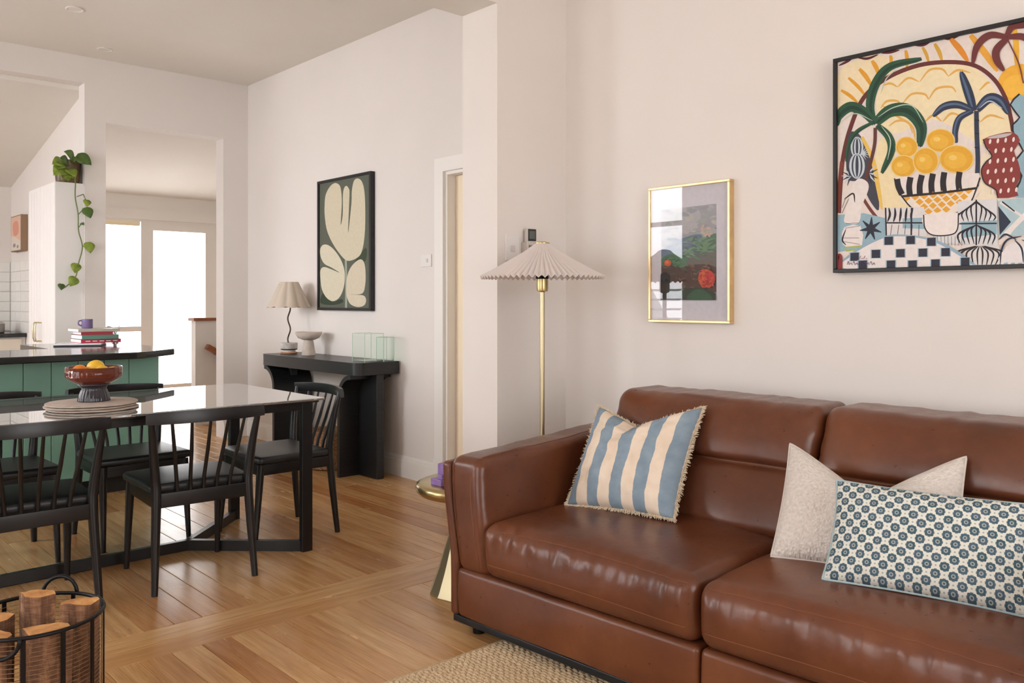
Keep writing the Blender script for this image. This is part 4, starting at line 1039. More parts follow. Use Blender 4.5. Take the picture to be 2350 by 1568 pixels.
# --- gold framed picture behind glass
GX = WX - .035; GY1, GY0, GZ0, GZ1 = on_x(1487.5, 433, GX).y, on_x(1674, 411, GX).y, on_x(1488, 739, GX).z, on_x(1487, 432.7, GX).z
gp = thing('gold_framed_picture', 'gold-framed landscape print with lavender mount behind glass', 'picture', (GX, (GY0 + GY1) / 2, GZ0))
frame_x(gp, GX, WX, GY1, GY0, GZ0, GZ1, .011, m_gold_frame)
MB().box(GX + .012, WX - .004, GY0 + .01, GY1 - .01, GZ0 + .01, GZ1 - .01).build('backing', m_white, gp, world=True)
MB().box(GX + .003, GX + .006, GY0 + .0105, GY1 - .0105, GZ0 + .0105, GZ1 - .0105).build('glass', m_glass, gp, world=True)
def mpG(x, y, k):
    p = on_x(1470 + x / 4.354, 400 + y / 4.354, GX + .011)
    return (GX + .0118 - k, max(GY0 + .0105, min(GY1 - .0105, p.y)), max(GZ0 + .0105, min(GZ1 - .0105, p.z)))
P = Paint(mpG, .000014)
P.poly([(40, 60), (920, -60), (920, 1560), (40, 1560)], (206, 202, 210))
P.poly([(205, 360), (757, 294), (758, 1262), (206, 1256)], (160, 160, 166))
P.mp = lambda x, y, k: mpG(max(206, min(757, x)), max(360 - (max(206, min(757, x)) - 205) * .12, min(1258, y)), k)
P.poly([(206, 380), (520, 330), (600, 420), (520, 560), (300, 640), (206, 640)], (176, 176, 180), 4)
P.poly([(600, 540), (680, 520), (700, 560), (650, 630)], (206, 176, 160), 3)
P.poly([(206, 760), (420, 640), (560, 600), (620, 620), (560, 700), (420, 800), (206, 830)], (110, 124, 146), 2)
P.poly([(206, 840), (330, 790), (420, 810), (520, 720), (640, 640), (757, 530), (757, 900), (206, 960)], (96, 126, 110), 2)
P.poly([(480, 780), (600, 680), (757, 640), (757, 760), (600, 800)], (118, 146, 118), 3)
P.poly([(206, 850), (300, 800), (400, 850), (380, 940), (206, 960)], (84, 120, 96), 3)
P.poly([(480, 820), (757, 780), (757, 960), (500, 960)], (116, 112, 110), 2)
P.poly([(206, 920), (400, 930), (560, 900), (757, 930), (757, 1180), (206, 1190)], (92, 74, 68), 2)
for i in range(14): rr = random.Random(i); x0 = 230 + rr.random() * 480; y0 = 900 + rr.random() * 180; P.stroke([(x0, y0), (x0 + rr.uniform(-40, 40), y0 + rr.uniform(40, 120))], 9, rr.choice([(60, 54, 56), (132, 102, 88), (74, 84, 76), (150, 120, 100)]), taper='both')
def dabs(n, seed, x0, x1, y0, y1, cols, w=(10, 26), L=(20, 70), flat=.5):
    rr = random.Random(seed)
    for i in range(n):
        x = rr.uniform(x0, x1); y = rr.uniform(y0, y1); a = rr.uniform(-flat, flat); l = rr.uniform(*L)
        P.stroke([(x, y), (x + l * math.cos(a) / 2, y + l * math.sin(a) / 2 - 5), (x + l * math.cos(a), y + l * math.sin(a))], rr.uniform(*w), rr.choice(cols), sm=3, taper='both')
dabs(46, 1, 210, 720, 340, 600, [(168, 168, 172), (178, 176, 178), (154, 156, 162), (186, 180, 176), (162, 166, 160)], (18, 44), (40, 120))
dabs(10, 2, 590, 690, 520, 620, [(210, 176, 156), (196, 170, 156)], (12, 26), (20, 50), 1.2)
dabs(30, 3, 210, 560, 640, 780, [(112, 124, 142), (126, 138, 150), (140, 150, 150), (98, 118, 126)], (12, 30), (40, 100), .4)
dabs(46, 4, 420, 730, 650, 830, [(104, 134, 112), (122, 150, 122), (88, 116, 98), (134, 156, 134), (98, 112, 108)], (10, 26), (40, 110), .6)
dabs(30, 5, 210, 420, 810, 930, [(84, 118, 96), (98, 132, 104), (70, 98, 84)], (10, 24), (30, 80), .5)
dabs(60, 6, 210, 720, 900, 1160, [(92, 74, 68), (112, 92, 82), (70, 62, 62), (128, 106, 92), (80, 88, 78), (104, 96, 96)], (8, 22), (30, 90), .9)
dabs(30, 7, 210, 720, 1140, 1240, [(58, 70, 62), (48, 54, 52), (66, 90, 72), (44, 46, 48)], (12, 28), (40, 90), .4)
P.ell(275, 888, 36, 32, (206, 96, 66)); P.ell(268, 880, 18, 16, (224, 120, 86))
P.ell(664, 1044, 84, 92, (186, 72, 62)); P.ell(628, 1040, 46, 68, (204, 104, 66)); P.ell(700, 1030, 36, 50, (196, 66, 74)); P.ell(650, 1090, 40, 36, (166, 58, 58)); dabs(70, 8, 575, 725, 960, 1125, [(196, 78, 64), (210, 110, 72), (176, 62, 60), (204, 90, 82), (158, 56, 56)], (8, 18), (14, 40), 1.5)
P.poly([(206, 1110), (420, 1170), (560, 1130), (757, 1190), (757, 1261), (206, 1256)], (58, 70, 62), 2)
P.poly([(470, 1250), (540, 1160), (640, 1160), (720, 1250)], (62, 92, 72), 3); P.poly([(206, 1000), (300, 1010), (290, 1256), (206, 1256)], (50, 50, 52), 2)
P.build('landscape_print', m_print, gp)

# --- flower picture over the console
FX = 3.37; FY1, FY0, FZ0, FZ1 = 5.955, 5.195, 1.145, 2.155
fp = thing('flower_picture', 'black-framed print of a cream flower on dark green above the console', 'picture', (FX, (FY0 + FY1) / 2, FZ0))
frame_x(fp, FX, WD, FY1, FY0, FZ0, FZ1, .02, m_black_frame)
MB().box(FX + .012, WD - .004, FY0 + .018, FY1 - .018, FZ0 + .018, FZ1 - .018).build('backing', m_white, fp, world=True)
def mpF(x, y, k):
    p = on_x(700 + x / 4.239, 370 + y / 4.239, FX + .011)
    return (FX + .0118 - k, max(FY0 + .0185, min(FY1 - .0185, p.y)), max(FZ0 + .0185, min(FZ1 - .0185, p.z)))
P = Paint(mpF, .00005); FC = (216, 206, 180); FG = (94, 98, 86)
P.poly([(60, 60), (700, 40), (700, 1560), (60, 1560)], FG)
P.poly([(150, 1380), (180, 1280), (260, 1370), (350, 1340), (365, 1375), (270, 1400)], (52, 64, 48), 3); P.poly([(470, 1000), (590, 840), (592, 960), (520, 1010)], (58, 72, 50), 3)
P.stroke([(396, 960), (400, 1200), (398, 1440)], 20, (160, 168, 152))
P.poly([(190, 430), (200, 330), (240, 250), (290, 213), (335, 235), (352, 300), (357, 420), (346, 620), (366, 520), (368, 330), (380, 262), (402, 240), (425, 268), (432, 330), (418, 700), (450, 420), (455, 290), (475, 192), (512, 168), (550, 195), (575, 280), (585, 450), (582, 680), (560, 850), (520, 930), (430, 970), (370, 940), (280, 820), (215, 680), (192, 540)], FC, 5)
P.poly([(145, 870), (165, 822), (210, 812), (270, 850), (335, 935), (378, 1040), (386, 1150), (370, 1250), (330, 1330), (270, 1362), (210, 1330), (165, 1250), (150, 1150), (150, 1060), (185, 1030), (250, 1050), (336, 1085), (258, 1036), (190, 1000), (155, 940)], (220, 212, 188), 5)
P.poly([(400, 1270), (405, 1150), (430, 1060), (480, 990), (540, 955), (575, 990), (588, 1080), (585, 1200), (555, 1288), (440, 1297), (560, 1305), (592, 1340), (585, 1390), (550, 1415), (500, 1418), (440, 1390), (410, 1330)], (218, 206, 182), 5)
P.build('flower_print', m_print, fp)

# ------------------------------------------------------------------ console table
CXF, CXB, CY0, CY1, CZ = 3.05, 3.395, 4.872, 6.285, .80
co = thing('console_table', 'black console table with curved panel legs against the wall', 'console', ((CXF + CXB) / 2, (CY0 + CY1) / 2, 0))
def rounded_plan(x0, x1, y0, y1, r, n=8):
    pts = [(x1, y0), (x1, y1)]
    for (cx, cy, a0) in ((x0 + r, y1 - r, 90), (x0 + r, y0 + r, 180)):
        for i in range(n + 1): a = math.radians(a0 + 90 * i / n); pts.append((cx + r * math.cos(a), cy + r * math.sin(a)))
    return pts
MB().prism(rounded_plan(CXF, CXB, CY0, CY1, .07), CZ - .085, CZ, 'z').build('top', m_console, co, 40, world=True)
def curved_leg(yo, yi, s):
    """front panel that sweeps up into the top; s=+1 sweeps toward +Y, -1 toward -Y"""
    pts = []; R = .17; t = .03; zt = CZ - .085
    # leg strip seen from the front: vertical from floor, quarter-circle out under the top
    out = [(0, 0)] + [(0, zt - R)] + [(R - R * math.cos(math.radians(a)), zt - R + R * math.sin(math.radians(a))) for a in range(10, 91, 10)]
    inn = [(u + t if i < 2 else u + t * math.cos(math.radians((i - 1) * 10)), z if i < 2 else z - t * math.sin(math.radians((i - 1) * 10))) for i, (u, z) in enumerate(out)]
    return out + inn[::-1]
for (y, s) in ((5.135, -1), (6.065, 1)):
    pr = [(y + s * u, z) for u, z in curved_leg(0, 0, 1)]
    MB().prism(pr, CXF + .012, CXB - .005, 'x').build('curved_leg', m_console, co, 40, world=True)
MB().rbox(3.215, 3.275, CY0 + .004, 5.11, 0, CZ - .085, .006, 2).build('cross_panel', m_console, co, world=True)
MB().rbox(3.215, 3.275, 6.09, CY1 - .004, 0, CZ - .085, .006, 2).build('cross_panel', m_console, co, world=True)

# things on the console
def lathe_at(prof, c, seg=32, **k): m = MB().lathe(prof, seg, **k); m.v = [v + Vector(c) for v in m.v]; return m
tl = (3.235, 6.155)
tray = solo(lathe_at([(.001, 0), (.062, 0), (.067, .003), (.067, .010), (.062, .012), (.001, .012)], (tl[0], tl[1], CZ + .0005), 40), 'wooden_coaster', M('tan_timber_disc', (190, 140, 104), .55, var=.1), 'small round tan timber coaster under the wavy lamp', 'coaster', 40)
la = thing('table_lamp', 'small table lamp with scalloped linen shade and wavy dark stem', 'lamp', (tl[0], tl[1], CZ + .0125))
MB().lathe([(.001, 0), (.048, 0), (.05, .002), (.05, .018), (.001, .018)], 40).build('foot_disc', M('pale_stone', (216, 206, 198), .4), la, 40)
MB().lathe([(.001, .018), (.064, .018), (.064, .026), (.001, .026)], 40).build('dark_band', m_dark_metal, la, 40)
MB().lathe([(.001, .026), (.064, .026), (.066, .03), (.066, .07), (.062, .074), (.001, .074)], 40).build('stone_base', M('grey_marble', (200, 192, 186), .35, var=.12, vscale=20), la, 40)
wv = [(0, .021 * math.sin(z * 2 * math.pi / .165 + .5), .07 + z) for z in [i * .33 / 40 for i in range(41)]]
MB().tube([(p[0], p[1] * (1 if 0 < i < 40 else .3), p[2]) for i, p in enumerate(wv)], .0058, 8).build('wavy_stem', M('dark_bronze', (82, 66, 52), .45, .6), la, 180)
def scallop(r, z, a, k): return (r * (1 + .10 * abs(math.cos(a * 5)) - .05), z - .012 * (1 - abs(math.cos(a * 5))) * (1 if z < .4 else 0) * -1)
sp_ = [(.070 + .095 * (1 - t), .350 + .205 * t) for t in [i / 8 for i in range(9)]]
MB().lathe(sp_ + [(r - .003, z) for r, z in reversed(sp_)], 100, cap=False, wave=scallop).build('lamp_shade', m_shade2, la, 60)
MB().lathe([(.006, .36), (.012, .365), (.012, .42), (.001, .43)], 12).build('bulb_holder', m_brass, la, 40)
MB().tube([(-.088, 0, .535), (0, 0, .47), (.088, 0, .535)], .002, 6).build('shade_spider', m_brass, la)
pb = thing('pedestal_bowl', 'beige stone pedestal bowl on the console beside the wavy lamp', 'bowl', (3.25, 5.87, CZ + .0005))
m_trav = M('travertine', (206, 192, 180), .75, var=.08, vscale=12, bump=.3, bscale=60, bdist=.003)
MB().lathe([(.001, 0), (.052, 0), (.053, .003), (.038, .10), (.034, .118), (.001, .118)], 40).build('conical_foot', m_trav, pb, 40)
MB().lathe([(.001, .114), (.045, .117), (.08, .132), (.100, .162), (.102, .178), (.096, .178), (.09, .166), (.06, .148), (.001, .142)], 48).build('shallow_dish', m_trav, pb, 40)
def glass_box(name, lb, c, sx, sy, h, rz):
    t = thing(name, lb, 'vase', c, rz); w = .008
    for (p, q) in (((-sx, -sy), (sx, -sy)), ((sx, -sy), (sx, sy)), ((sx, sy), (-sx, sy)), ((-sx, sy), (-sx, -sy))):
        MB().add([(p[0], p[1], 0), (q[0], q[1], 0), (q[0], q[1], h), (p[0], p[1], h)], [(0, 1, 2, 3)]).build('glass_side', m_vase, t)
    MB().box(-sx, sx, -sy, sy, 0, .012).build('glass_bottom', m_vase, t)
    for (x, y) in ((-sx, -sy), (sx, -sy), (sx, sy), (-sx, sy)): MB().box(x - .0014, x + .0014, y - .0014, y + .0014, 0, h).build('polished_edge', m_vase_edge, t)
    for (a, b) in (((-sx, -sy), (sx, -sy)), ((sx, -sy), (sx, sy)), ((sx, sy), (-sx, sy)), ((-sx, sy), (-sx, -sy))): MB().bar((a[0], a[1], h), (b[0], b[1], h), .003, .003).build('polished_edge', m_vase_edge, t)
glass_box('glass_vase', 'larger square clear glass vase on the console', (3.195, 4.955, CZ + .0005), .075, .077, .195, 0)
glass_box('glass_vase', 'slimmer clear glass vase beside the larger one near the wall', (3.328, 4.942, CZ + .0005), .042, .046, .165, 0)

# woven basket under the console
def wicker_material():
    t = NT('wicker'); w = t.node('ShaderNodeTexWave', wave_type='BANDS', bands_direction='Z'); w.inputs['Scale'].default_value = 28; w.inputs['Distortion'].default_value = 3; t.link(t.coords('Object'), w.inputs['Vector'])
    v = t.noise(t.coords('Object'), 70, 4); mx = t.node('ShaderNodeMath', operation='MULTIPLY'); t.link(w.outputs['Fac'], mx.inputs[0]); t.link(v, mx.inputs[1])
    t.link(t.ramp(v, [(0.3, (150, 104, 70)), (0.55, (204, 160, 120)), (0.75, (228, 190, 150))]), t.b.inputs['Base Color']); t.b.inputs['Roughness'].default_value = .8
    t.link(t.bump(mx.outputs[0], .8, .01), t.b.inputs['Normal']); return t.m
m_wick = wicker_material()
wb = thing('woven_basket', 'woven natural wicker basket standing under the console table', 'basket', (3.20, 5.48, 0))
def weave(r, z, a, k): return (r + .003 * math.sin(z / .018 * math.pi + (k % 2) * math.pi) + .0015 * math.sin(a * 40), z)
MB().lathe([(.13, .002), (.145, .01)] + [(.145 + .015 * i / 40, .01 + .26 * i / 40) for i in range(41)] + [(.15, .268)] + [(.135, .02)], 60, cap=True, wave=weave).build('woven_body', m_wick, wb, 180)
MB().tube([(.158 * math.cos(a), .158 * math.sin(a), .272) for a in [2 * math.pi * i / 40 for i in range(40)]], .009, 8, True).build('rim', m_wick, wb, 180)

# ------------------------------------------------------------------ log basket
def log_material():
    t = NT('firewood'); ge = t.node('ShaderNodeNewGeometry'); sp = t.node('ShaderNodeSeparateXYZ'); t.link(ge.outputs['Normal'], sp.inputs[0])
    v = t.noise(t.coords('Object', (1, 1, .18)), 42, 6, .65, .6); sw = t.noise(t.coords('Object', (.6, .6, 3)), 60, 3)
    bark = t.ramp(v, [(0.25, (70, 44, 32)), (0.5, (132, 94, 68)), (0.75, (186, 140, 104))])
    mx0 = t.node('ShaderNodeMix', data_type='RGBA', blend_type='MULTIPLY'); mx0.inputs[0].default_value = .6; t.link(bark, mx0.inputs[6]); t.link(t.ramp(sw, [(.35, (150, 130, 118)), (.65, (255, 255, 255))]), mx0.inputs[7])
    end = t.ramp(t.noise(t.coords('Object'), 30, 5), [(0.3, (176, 116, 62)), (0.7, (220, 166, 104))])
    gt = t.node('ShaderNodeMath', operation='GREATER_THAN'); t.link(sp.outputs[2], gt.inputs[0]); gt.inputs[1].default_value = .7
    mx = t.node('ShaderNodeMix', data_type='RGBA'); t.link(gt.outputs[0], mx.inputs[0]); t.link(mx0.outputs[2], mx.inputs[6]); t.link(end, mx.inputs[7])
    t.link(mx.outputs[2], t.b.inputs['Base Color']); t.b.inputs['Roughness'].default_value = .95; t.link(t.bump(v, .6, .008, t.bump(sw, .4, .003)), t.b.inputs['Normal']); return t.m
m_log = log_material()
d_ = ray(74, 1412); t_ = (.40 - H) / d_[2]; LBC = (d_[0] * t_, d_[1] * t_)
RB = .168
lb = thing('log_basket', 'round black wire log basket with looped handles holding firewood', 'basket', (LBC[0], LBC[1], 0))
def ringpts(r, z, n=48): return [(r * math.cos(2 * math.pi * i / n), r * math.sin(2 * math.pi * i / n), z) for i in range(n)]
MB().tube(ringpts(RB, .40), .0055, 8, True).build('top_ring', m_dark_metal, lb, 180)
MB().tube(ringpts(RB, .008), .0055, 8, True).build('bottom_ring', m_dark_metal, lb, 180)
NB = 12
for k in range(NB):
    a = 2 * math.pi * (k + .35) / NB
    MB().bar((RB * math.cos(a), RB * math.sin(a), .006), (RB * math.cos(a), RB * math.sin(a), .40), .011, .004, up=(math.cos(a), math.sin(a), 0)).build('upright', m_dark_metal, lb)
wires = MB()
for j in range(34): wires.tube(ringpts(RB - .004, .02 + j * .011, 40), .0008, 4, True)
wires.build('fine_mesh', M('mesh_wire', (150, 120, 90), .5, .7), lb, kind='stuff')
MB().lathe([(.001, .006), (RB - .002, .006), (RB - .002, .010), (.001, .010)], 32).build('base_plate', m_dark_metal, lb)
va = math.atan2(LBC[1], LBC[0])
for s in (0, 1):
    a0 = va - .42 + math.pi * s; pts = []
    for i in range(17):
        q = math.pi * i / 16; aa = a0 + .27 * math.cos(q); pts.append((RB * 1.02 * math.cos(aa), RB * 1.02 * math.sin(aa), .40 + .046 * math.sin(q) * (1 if s == 0 else -1)))
    MB().tube(pts, .0055, 8).build('handle', m_dark_metal, lb, 180)
def log(cx, cy, w, d, h, rz, seed, label, sides=7, lean=(0, 0)):
    rr = random.Random(seed); poly = []
    for i in range(sides):
        a = 2 * math.pi * i / sides + rr.uniform(-.2, .2); poly.append((w * math.cos(a) * rr.uniform(.72, 1.1), d * math.sin(a) * rr.uniform(.72, 1.1)))
    NZ = 12; V = []; Fc = []
    for j in range(NZ + 1):
        z = h * j / NZ
        for i in range(sides * 3):
            k = i // 3; f_ = (i % 3) / 3; p = Vector((*poly[k], 0)).lerp(Vector((*poly[(k + 1) % sides], 0)), f_)
            q = 1 + .06 * noise.noise(Vector((p.x * 30 + seed, p.y * 30, z * 6))); V.append((p.x * q + lean[0] * z, p.y * q + lean[1] * z, z + (.007 * noise.noise(Vector((p.x * 20, p.y * 20, seed))) if j == NZ else 0)))
    n = sides * 3
    for j in range(NZ):
        for i in range(n): Fc.append((j * n + i, j * n + (i + 1) % n, (j + 1) * n + (i + 1) % n, (j + 1) * n + i))
    V.append((lean[0] * h, lean[1] * h, h + .006)); V.append((0, 0, 0)); c = len(V) - 2
    for i in range(n): Fc.append((NZ * n + i, NZ * n + (i + 1) % n, c)); Fc.append(((i + 1) % n, i, c + 1))
    m = MB().add(V, Fc); o = m.build('firewood_log', m_log, None, 50, label=label, cat='log', group='firewood in the wire basket'); o.location = (LBC[0] + cx, LBC[1] + cy, .0105); o.rotation_euler = (0, 0, rz)
U = Vector((FW[0], FW[1])); R2 = Vector((RT[0], RT[1]))
def lp2(r, f): v = R2 * r + U * f; return v.x, v.y
log(*lp2(-.012, .045), .050, .038, .432, -TH, 1, 'tall split log with a star-shaped orange top in the wire basket', 6)
log(*lp2(.092, .058), .046, .040, .405, -TH + .2, 2, 'grey-barked round log next to the tall split log', 9)
log(*lp2(.075, -.055), .066, .055, .375, -TH, 3, 'broad pale sawn log at the front of the wire basket', 6)
log(*lp2(-.04, -.085), .040, .040, .37, .4, 4, 'narrow dark-barked log between the sawn logs in the basket', 7)
log(*lp2(-.095, -.015), .045, .050, .385, .9, 5, 'short log with orange end beside the looped handle', 7)
log(*lp2(-.062, .112), .036, .034, .395, .3, 6, 'thin log at the back of the wire basket', 6)

# ------------------------------------------------------------------ kitchen bench
WT = .905
kb = thing('kitchen_bench', 'green panelled kitchen bench with black toe kick facing the dining table', 'kitchen bench', (.9, 5.9, 0))
MB().box(-.5, 2.03, 5.665, 6.08, .1, WT - .04).build('carcass', m_green, kb, world=True)
MB().box(1.55, 2.03, 6.08, 6.82, .1, WT - .04).build('return_carcass', m_green, kb, world=True)
MB().box(-.48, 2.01, 5.70, 6.06, 0, .1).build('toe_kick', m_kick, kb, world=True)
x = 2.04; xs = [2.04, 1.852, 1.702, 1.552, 1.402, 1.252, 1.102, .952, .802, .652, .502, .352, .202, .052, -.098, -.248, -.398, -.5]
for a, b in zip(xs[:-1], xs[1:]): MB().rbox(b + .0015, a - .0015, 5.648, 5.668, .1, WT - .04, .004, 1).build('panel_board', m_green, kb, world=True)
for k in range(7): MB().rbox(2.028, 2.042, 5.67 + k * .16, 5.67 + (k + 1) * .16 - .003, .1, WT - .04, .004, 1).build('end_board', m_green, kb, world=True)
wt = MB().prism([(-.55, 5.35), (1.80, 5.35), (1.86, 5.365), (2.115, 5.585), (2.135, 5.64), (2.135, 6.86), (1.5, 6.86), (1.5, 6.12), (-.55, 6.12)], WT - .04, WT, 'z')
wt = solo(wt, 'worktop', m_worktop, 'black stone worktop with a clipped corner on the green bench', 'worktop')
bv_ = wt.modifiers.new('edge', 'BEVEL'); bv_.width = .006; bv_.segments = 3; bv_.limit_method = 'ANGLE'

# books, tablet, mug and tap on the bench
def book(z, x0, x1, y0, y1, h, spine, lb, rz=0, page=(232, 230, 232), text=False):
    t = thing('book', lb, 'book', ((x0 + x1) / 2, (y0 + y1) / 2, z), rz, 'books stacked on the bench'); w, d = (x1 - x0) / 2, (y1 - y0) / 2; ms = M('book_cover', spine, .4)
    MB().rbox(-w, w, -d, d, 0, .003, .001, 1).build('cover', ms, t); MB().rbox(-w, w, -d, d, h - .003, h, .001, 1).build('cover', ms, t)
    MB().rbox(-w, w, -d, -d + .004, .003, h - .003, .001, 1).build('spine', ms, t)
    MB().box(-w + .003, w - .004, -d + .004, d - .004, .003, h - .003).build('pages', M('pages', page, .8), t)
    if text:
        for k in range(5): MB().box(-w + .03 + k * .045, -w + .06 + k * .045, -d - .0006, -d + .001, h * .38, h * .62).build('spine_mark', m_white, t)
mz = WT + .0005
mg = thing('magazine', 'open dark-edged magazine lying beneath the stacked books', 'magazine', (1.80, 6.42, mz), math.radians(-24))
MB().rbox(-.17, .13, -.13, .12, 0, .008, .002, 1).build('dark_cover', M('dark_cover', (62, 58, 64), .4), mg); MB().rbox(-.165, .125, -.126, .116, .008, .017, .002, 1).build('pages', M('glossy_pages', (232, 230, 232), .3), mg)
z = mz + .0172
book(z, 1.765, 2.03, 6.36, 6.62, .026, (196, 54, 84), 'pink-red book with white lettering at the bottom of the stack', 0, text=True); z += .0262
book(z, 1.765, 2.01, 6.35, 6.60, .030, (104, 150, 136), 'green-spined book in the middle of the stack', .02); z += .0302
book(z, 1.77, 1.98, 6.36, 6.60, .022, (190, 60, 76), 'red-spined book second from the top of the stack', -.03); z += .0222
book(z, 1.745, 2.02, 6.35, 6.61, .020, (204, 198, 186), 'pale grey book on top of the stack under the mug', 0); z += .0202
mu = thing('mug', 'purple mug standing on the stack of books', 'mug', (1.845, 6.50, z + .0003))
MB().lathe([(.001, 0), (.034, 0), (.037, .004), (.037, .066), (.034, .066), (.033, .006), (.001, .005)], 32).build('cup', M('purple_glaze', (122, 104, 148), .35), mu, 40)
MB().tube(catmull([(-.035, 0, .056), (-.055, 0, .052), (-.058, 0, .03), (-.036, 0, .018)], 6), .005, 8).build('mug_handle', M('purple_glaze_handle', (122, 104, 148), .35), mu, 180)
tp = thing('kitchen_tap', 'slim grey metal mixer tap at the bench end behind the books', 'tap', (2.07, 6.62, WT + .0005))
m_steel = M('brushed_steel', (176, 174, 172), .3, 1.0)
MB().lathe([(.001, 0), (.024, 0), (.024, .006), (.012, .012), (.011, .07), (.001, .07)], 20).build('tap_body', m_steel, tp, 40)
MB().tube(catmull([(0, 0, .06), (-.01, 0, .10), (-.045, 0, .118), (-.08, 0, .10)], 6), .008, 10).build('spout', m_steel, tp, 180)
MB().bar((.006, 0, .068), (.03, -.01, .13), .012, .006).build('lever', m_steel, tp)

# pantry cupboard
pa = thing('pantry_cupboard', 'tall white pantry cupboard with two doors and brass handles', 'cupboard', (1.95, 7.68, 0))
MB().box(1.85, 2.078, 7.412, 8.07, .08, 2.15).build('carcass', m_cabinet, pa, world=True)
MB().box(1.835, 2.038, 7.28, 7.412, .08, 2.15).build('side_panel', m_cabinet, pa, world=True)
MB().box(1.88, 2.035, 7.30, 8.06, 0, .08).build('plinth', m_cabinet, pa, world=True)
for i, (a, b) in enumerate(((7.284, 7.688), (7.692, 8.07))):
    d = MB().rbox(1.83, 1.85, a, b, .09, 2.148, .002, 1).build('door', m_cabinet, pa, world=True)
    for k in range(4): o = MB().box(1.8285, 1.8305, a + .03 + k * (b - a - .04) / 4, a + .022 + (k + 1) * (b - a - .04) / 4, .12, 2.12).build('board', m_cabinet, d, world=True)
    yh = b - .03 if i == 0 else a + .03
    MB().tube([(1.83, yh, .89), (1.79, yh, .89), (1.782, yh, .92), (1.782, yh, 1.01), (1.79, yh, 1.04), (1.83, yh, 1.04)], .006, 8).build('handle', m_brass_satin, d, 60, world=True)

# far counter
fc = thing('kitchen_cabinet', 'cream kitchen drawer unit under the far black counter', 'cabinet', (1.2, 9.55, 0))
MB().box(.3, 2.075, 9.28, 9.875, .1, .865).build('carcass', m_white, fc, world=True)
m_drw = M('cream_drawer', (226, 216, 200), .45)
for (a, b) in ((1.40, 2.04), (.74, 1.38)):
    for (z0, z1) in ((.66, .85), (.40, .65), (.11, .39)):
        d = MB().rbox(a, b, 9.26, 9.282, z0, z1, .003, 1).build('drawer', m_drw, fc, world=True)
        MB().lathe([(.003, 0), (.012, .004), (.014, .014), (.008, .02), (.001, .021)], 12).build('knob', m_brass, d, 40).matrix_local = Matrix.Translation((a + .38 - fc.location.x, 9.26 - fc.location.y, (z0 + z1) / 2)) @ Matrix.Rotation(HP, 4, 'X')
MB().box(.3, 2.07, 9.32, 9.87, 0, .1).build('plinth', m_kick, fc, world=True)
solo(MB().rbox(.28, 2.078, 9.24, 9.868, .8655, .905, .004, 1), 'counter_slab', m_worktop, 'dark counter slab on the far cream drawers', 'worktop')
kt = thing('saucepan', 'grey saucepan with black handle on the far kitchen counter', 'saucepan', (1.83, 9.5, .9055))
MB().lathe([(.001, 0), (.105, 0), (.112, .006), (.114, .09), (.109, .09), (.107, .01), (.001, .008)], 32).build('pan_body', M('pan_steel', (150, 142, 138), .35, .7), kt, 40)
MB().lathe([(.113, .09), (.09, .108), (.03, .118), (.001, .12)], 32).build('lid', M('lid_grey', (170, 162, 156), .2, .4), kt, 40)
MB().tube(catmull([(-.05, 0, .11), (-.04, 0, .15), (.03, 0, .155), (.05, 0, .11)], 6), .009, 8).build('lid_handle', m_dark_metal, kt, 180)
MB().bar((-.11, 0, .07), (-.26, -.02, .10), .022, .014).build('long_handle', m_dark_metal, kt)
cb = thing('cooktop_grate', 'black cooktop grate on the far counter beside the saucepan', 'cooktop', (1.55, 9.52, .9055))
MB().rbox(-.14, .12, -.2, .2, 0, .012, .003, 1).build('glass_plate', m_black_frame, cb)
for k in range(4): MB().bar((-.11 + k * .06, -.18, .03), (-.11 + k * .06, .18, .03), .01, .012).build('grate_bar', m_dark_metal, cb)
for y in (-.17, .17): MB().bar((-.12, y, .024), (.08, y, .024), .012, .026).build('grate_end', m_dark_metal, cb)
# canvas on the kitchen side wall
kp = thing('small_canvas', 'small peach-toned canvas hung on the kitchen side wall', 'picture', (2.045, 9.25, 1.66))
c0 = on_x(25, 503, 2.02); c1 = on_x(48, 575, 2.02)
MB().rbox(2.02, 2.078, c1.y, c0.y, c1.z, c0.z + .02, .003, 1).build('canvas_body', M('canvas_edge', (150, 122, 98), .8), kp, world=True)
def mpK(u, v, k): return (2.0195 - k, c0.y + (c1.y - c0.y) * (.03 + .94 * u), c0.z + .02 + (c1.z - c0.z - .02) * (.03 + .94 * v))
P = Paint(mpK, .0001); P.poly([(0, 0), (1, 0), (1, 1), (0, 1)], (226, 186, 164)); P.poly([(0, .55), (.4, .6), (1, .75), (1, 1), (0, 1)], (222, 208, 196)); P.poly([(.2, .2), (.7, .15), (.8, .5), (.3, .55)], (216, 150, 126), 3); P.ell(.35, .85, .15, .06, (150, 140, 140)); P.ell(.7, .9, .1, .05, (150, 140, 140)); P.build('painted_face', m_paint, kp)

# ------------------------------------------------------------------ trailing plant on the pantry
m_leaf = M('pothos_leaf', (132, 152, 58), .45, var=.22, vscale=18); m_leaf2 = M('pothos_leaf_dark', (84, 112, 52), .45, var=.2, vscale=18)
m_vine = M('vine_stem', (108, 122, 72), .6)
PY = 7.235
def pp(x, y, Y=PY): return on_y(100 + x / 4.356, 330 + y / 4.356, Y)
base = pp(238, 392, 7.36); base.z = 2.1503
pt = thing('potted_plant', 'trailing pothos in a brown pot on top of the white pantry', 'plant', (base.x, base.y, base.z))
MB().lathe([(.001, 0), (.078, 0), (.084, .01), (.094, .15), (.096, .18), (.090, .18), (.086, .15), (.001, .14)], 32).build('pot', M('brown_glazed_pot', (96, 76, 44), .3, var=.3, vscale=12), pt, 40)
MB().lathe([(.001, .14), (.086, .15), (.001, .165)], 24).build('soil', M('soil', (48, 36, 28), .95), pt)
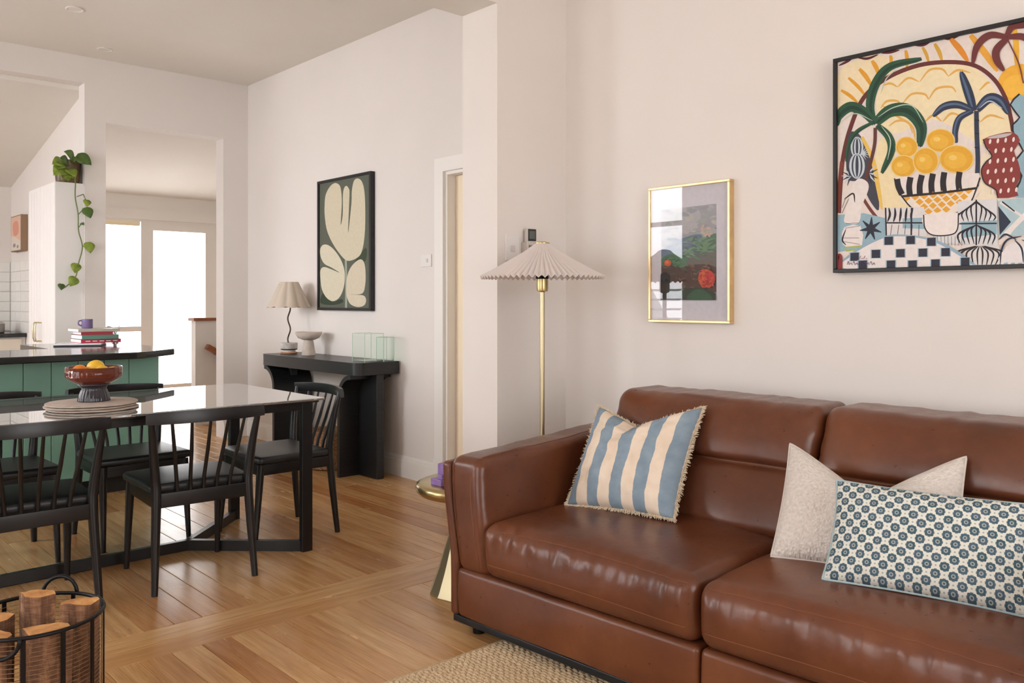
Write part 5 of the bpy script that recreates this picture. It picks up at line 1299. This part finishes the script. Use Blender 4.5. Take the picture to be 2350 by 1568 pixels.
def leaf(c, d, up, size, mat):
    d = Vector(d).normalized(); up = Vector(up); up = (up - d * up.dot(d)).normalized(); s = d.cross(up); m = MB(); N = 8; V = []
    for i in range(N + 1):
        t = i / N; w = .5 * (math.sin(math.pi * min(1, t * .94 + .06)) ** .7) * (1.15 - .55 * t)
        p = Vector(c) + d * (t - (.08 * 0)) * size + up * (.12 * math.sin(math.pi * t) * size)
        V += [p - s * w * size + up * .05 * size, p - up * .05 * size * (t > 0), p + s * w * size + up * .05 * size]
    Fc = [(i * 3 + k, i * 3 + k + 1, i * 3 + k + 4, i * 3 + k + 3) for i in range(N) for k in (0, 1)]
    m.add(V, Fc); o = m.build('leaf', mat, pt, 180, world=True, fix=False); sl = o.modifiers.new('thickness', 'SOLIDIFY'); sl.thickness = .0012
vine = [(base.x + .03, 7.30, 2.345), (pp(318, 380, 7.25)), pp(316, 460), pp(318, 550), pp(345, 700), pp(350, 870), pp(388, 1030), pp(352, 1190), pp(320, 1330), pp(240, 1415), pp(190, 1450)]
MB().tube(catmull([tuple(v) for v in vine], 6), .0045, 7).build('vine', m_vine, pt, 180, world=True)
for a, b in (((330, 530), (398, 505)), ((398, 505), (432, 590)), ((350, 705), (410, 640)), ((352, 835), (378, 800)), ((392, 1030), (440, 988))): MB().tube([pp(*a), pp(*b, PY - .012)], .0035, 6).build('leaf_stalk', m_vine, pt, 180, world=True)
def lf2(tip0, tip1, mat, size=None, Y=PY - .012, dy=-.03):
    a = pp(*tip0, Y); b = pp(*tip1, Y + dy); leaf(a, b - a, (0, -1, .25), (b - a).length if size is None else size, mat)
lf2((412, 640), (470, 745), m_leaf2, None); lf2((432, 560), (432, 630), m_leaf, None); lf2((372, 795), (405, 815), m_leaf2)
lf2((440, 985), (468, 1095), m_leaf); lf2((325, 1195), (312, 1295), m_leaf); lf2((318, 1335), (262, 1425), m_leaf); lf2((176, 1400), (176, 1465), m_leaf2)
rnd = random.Random(11)
for (t0, t1, mt) in (((300, 150), (215, 82), m_leaf2), ((325, 120), (462, 205), m_leaf2), ((200, 180), (95, 200), m_leaf), ((210, 240), (108, 305), m_leaf), ((230, 260), (190, 340), m_leaf), ((250, 200), (165, 150), m_leaf2), ((240, 250), (310, 330), m_leaf), ((200, 200), (140, 250), m_leaf), ((270, 170), (330, 140), m_leaf2), ((220, 300), (240, 370), m_leaf), ((180, 270), (130, 310), m_leaf), ((250, 290), (290, 340), m_leaf)):
    a = pp(*t0, 7.24); b = pp(*t1, 7.20 + rnd.uniform(-.02, .02)); leaf(a, b - a, (rnd.uniform(-.3, .3), -1, .5), (b - a).length * 1.1, mt)
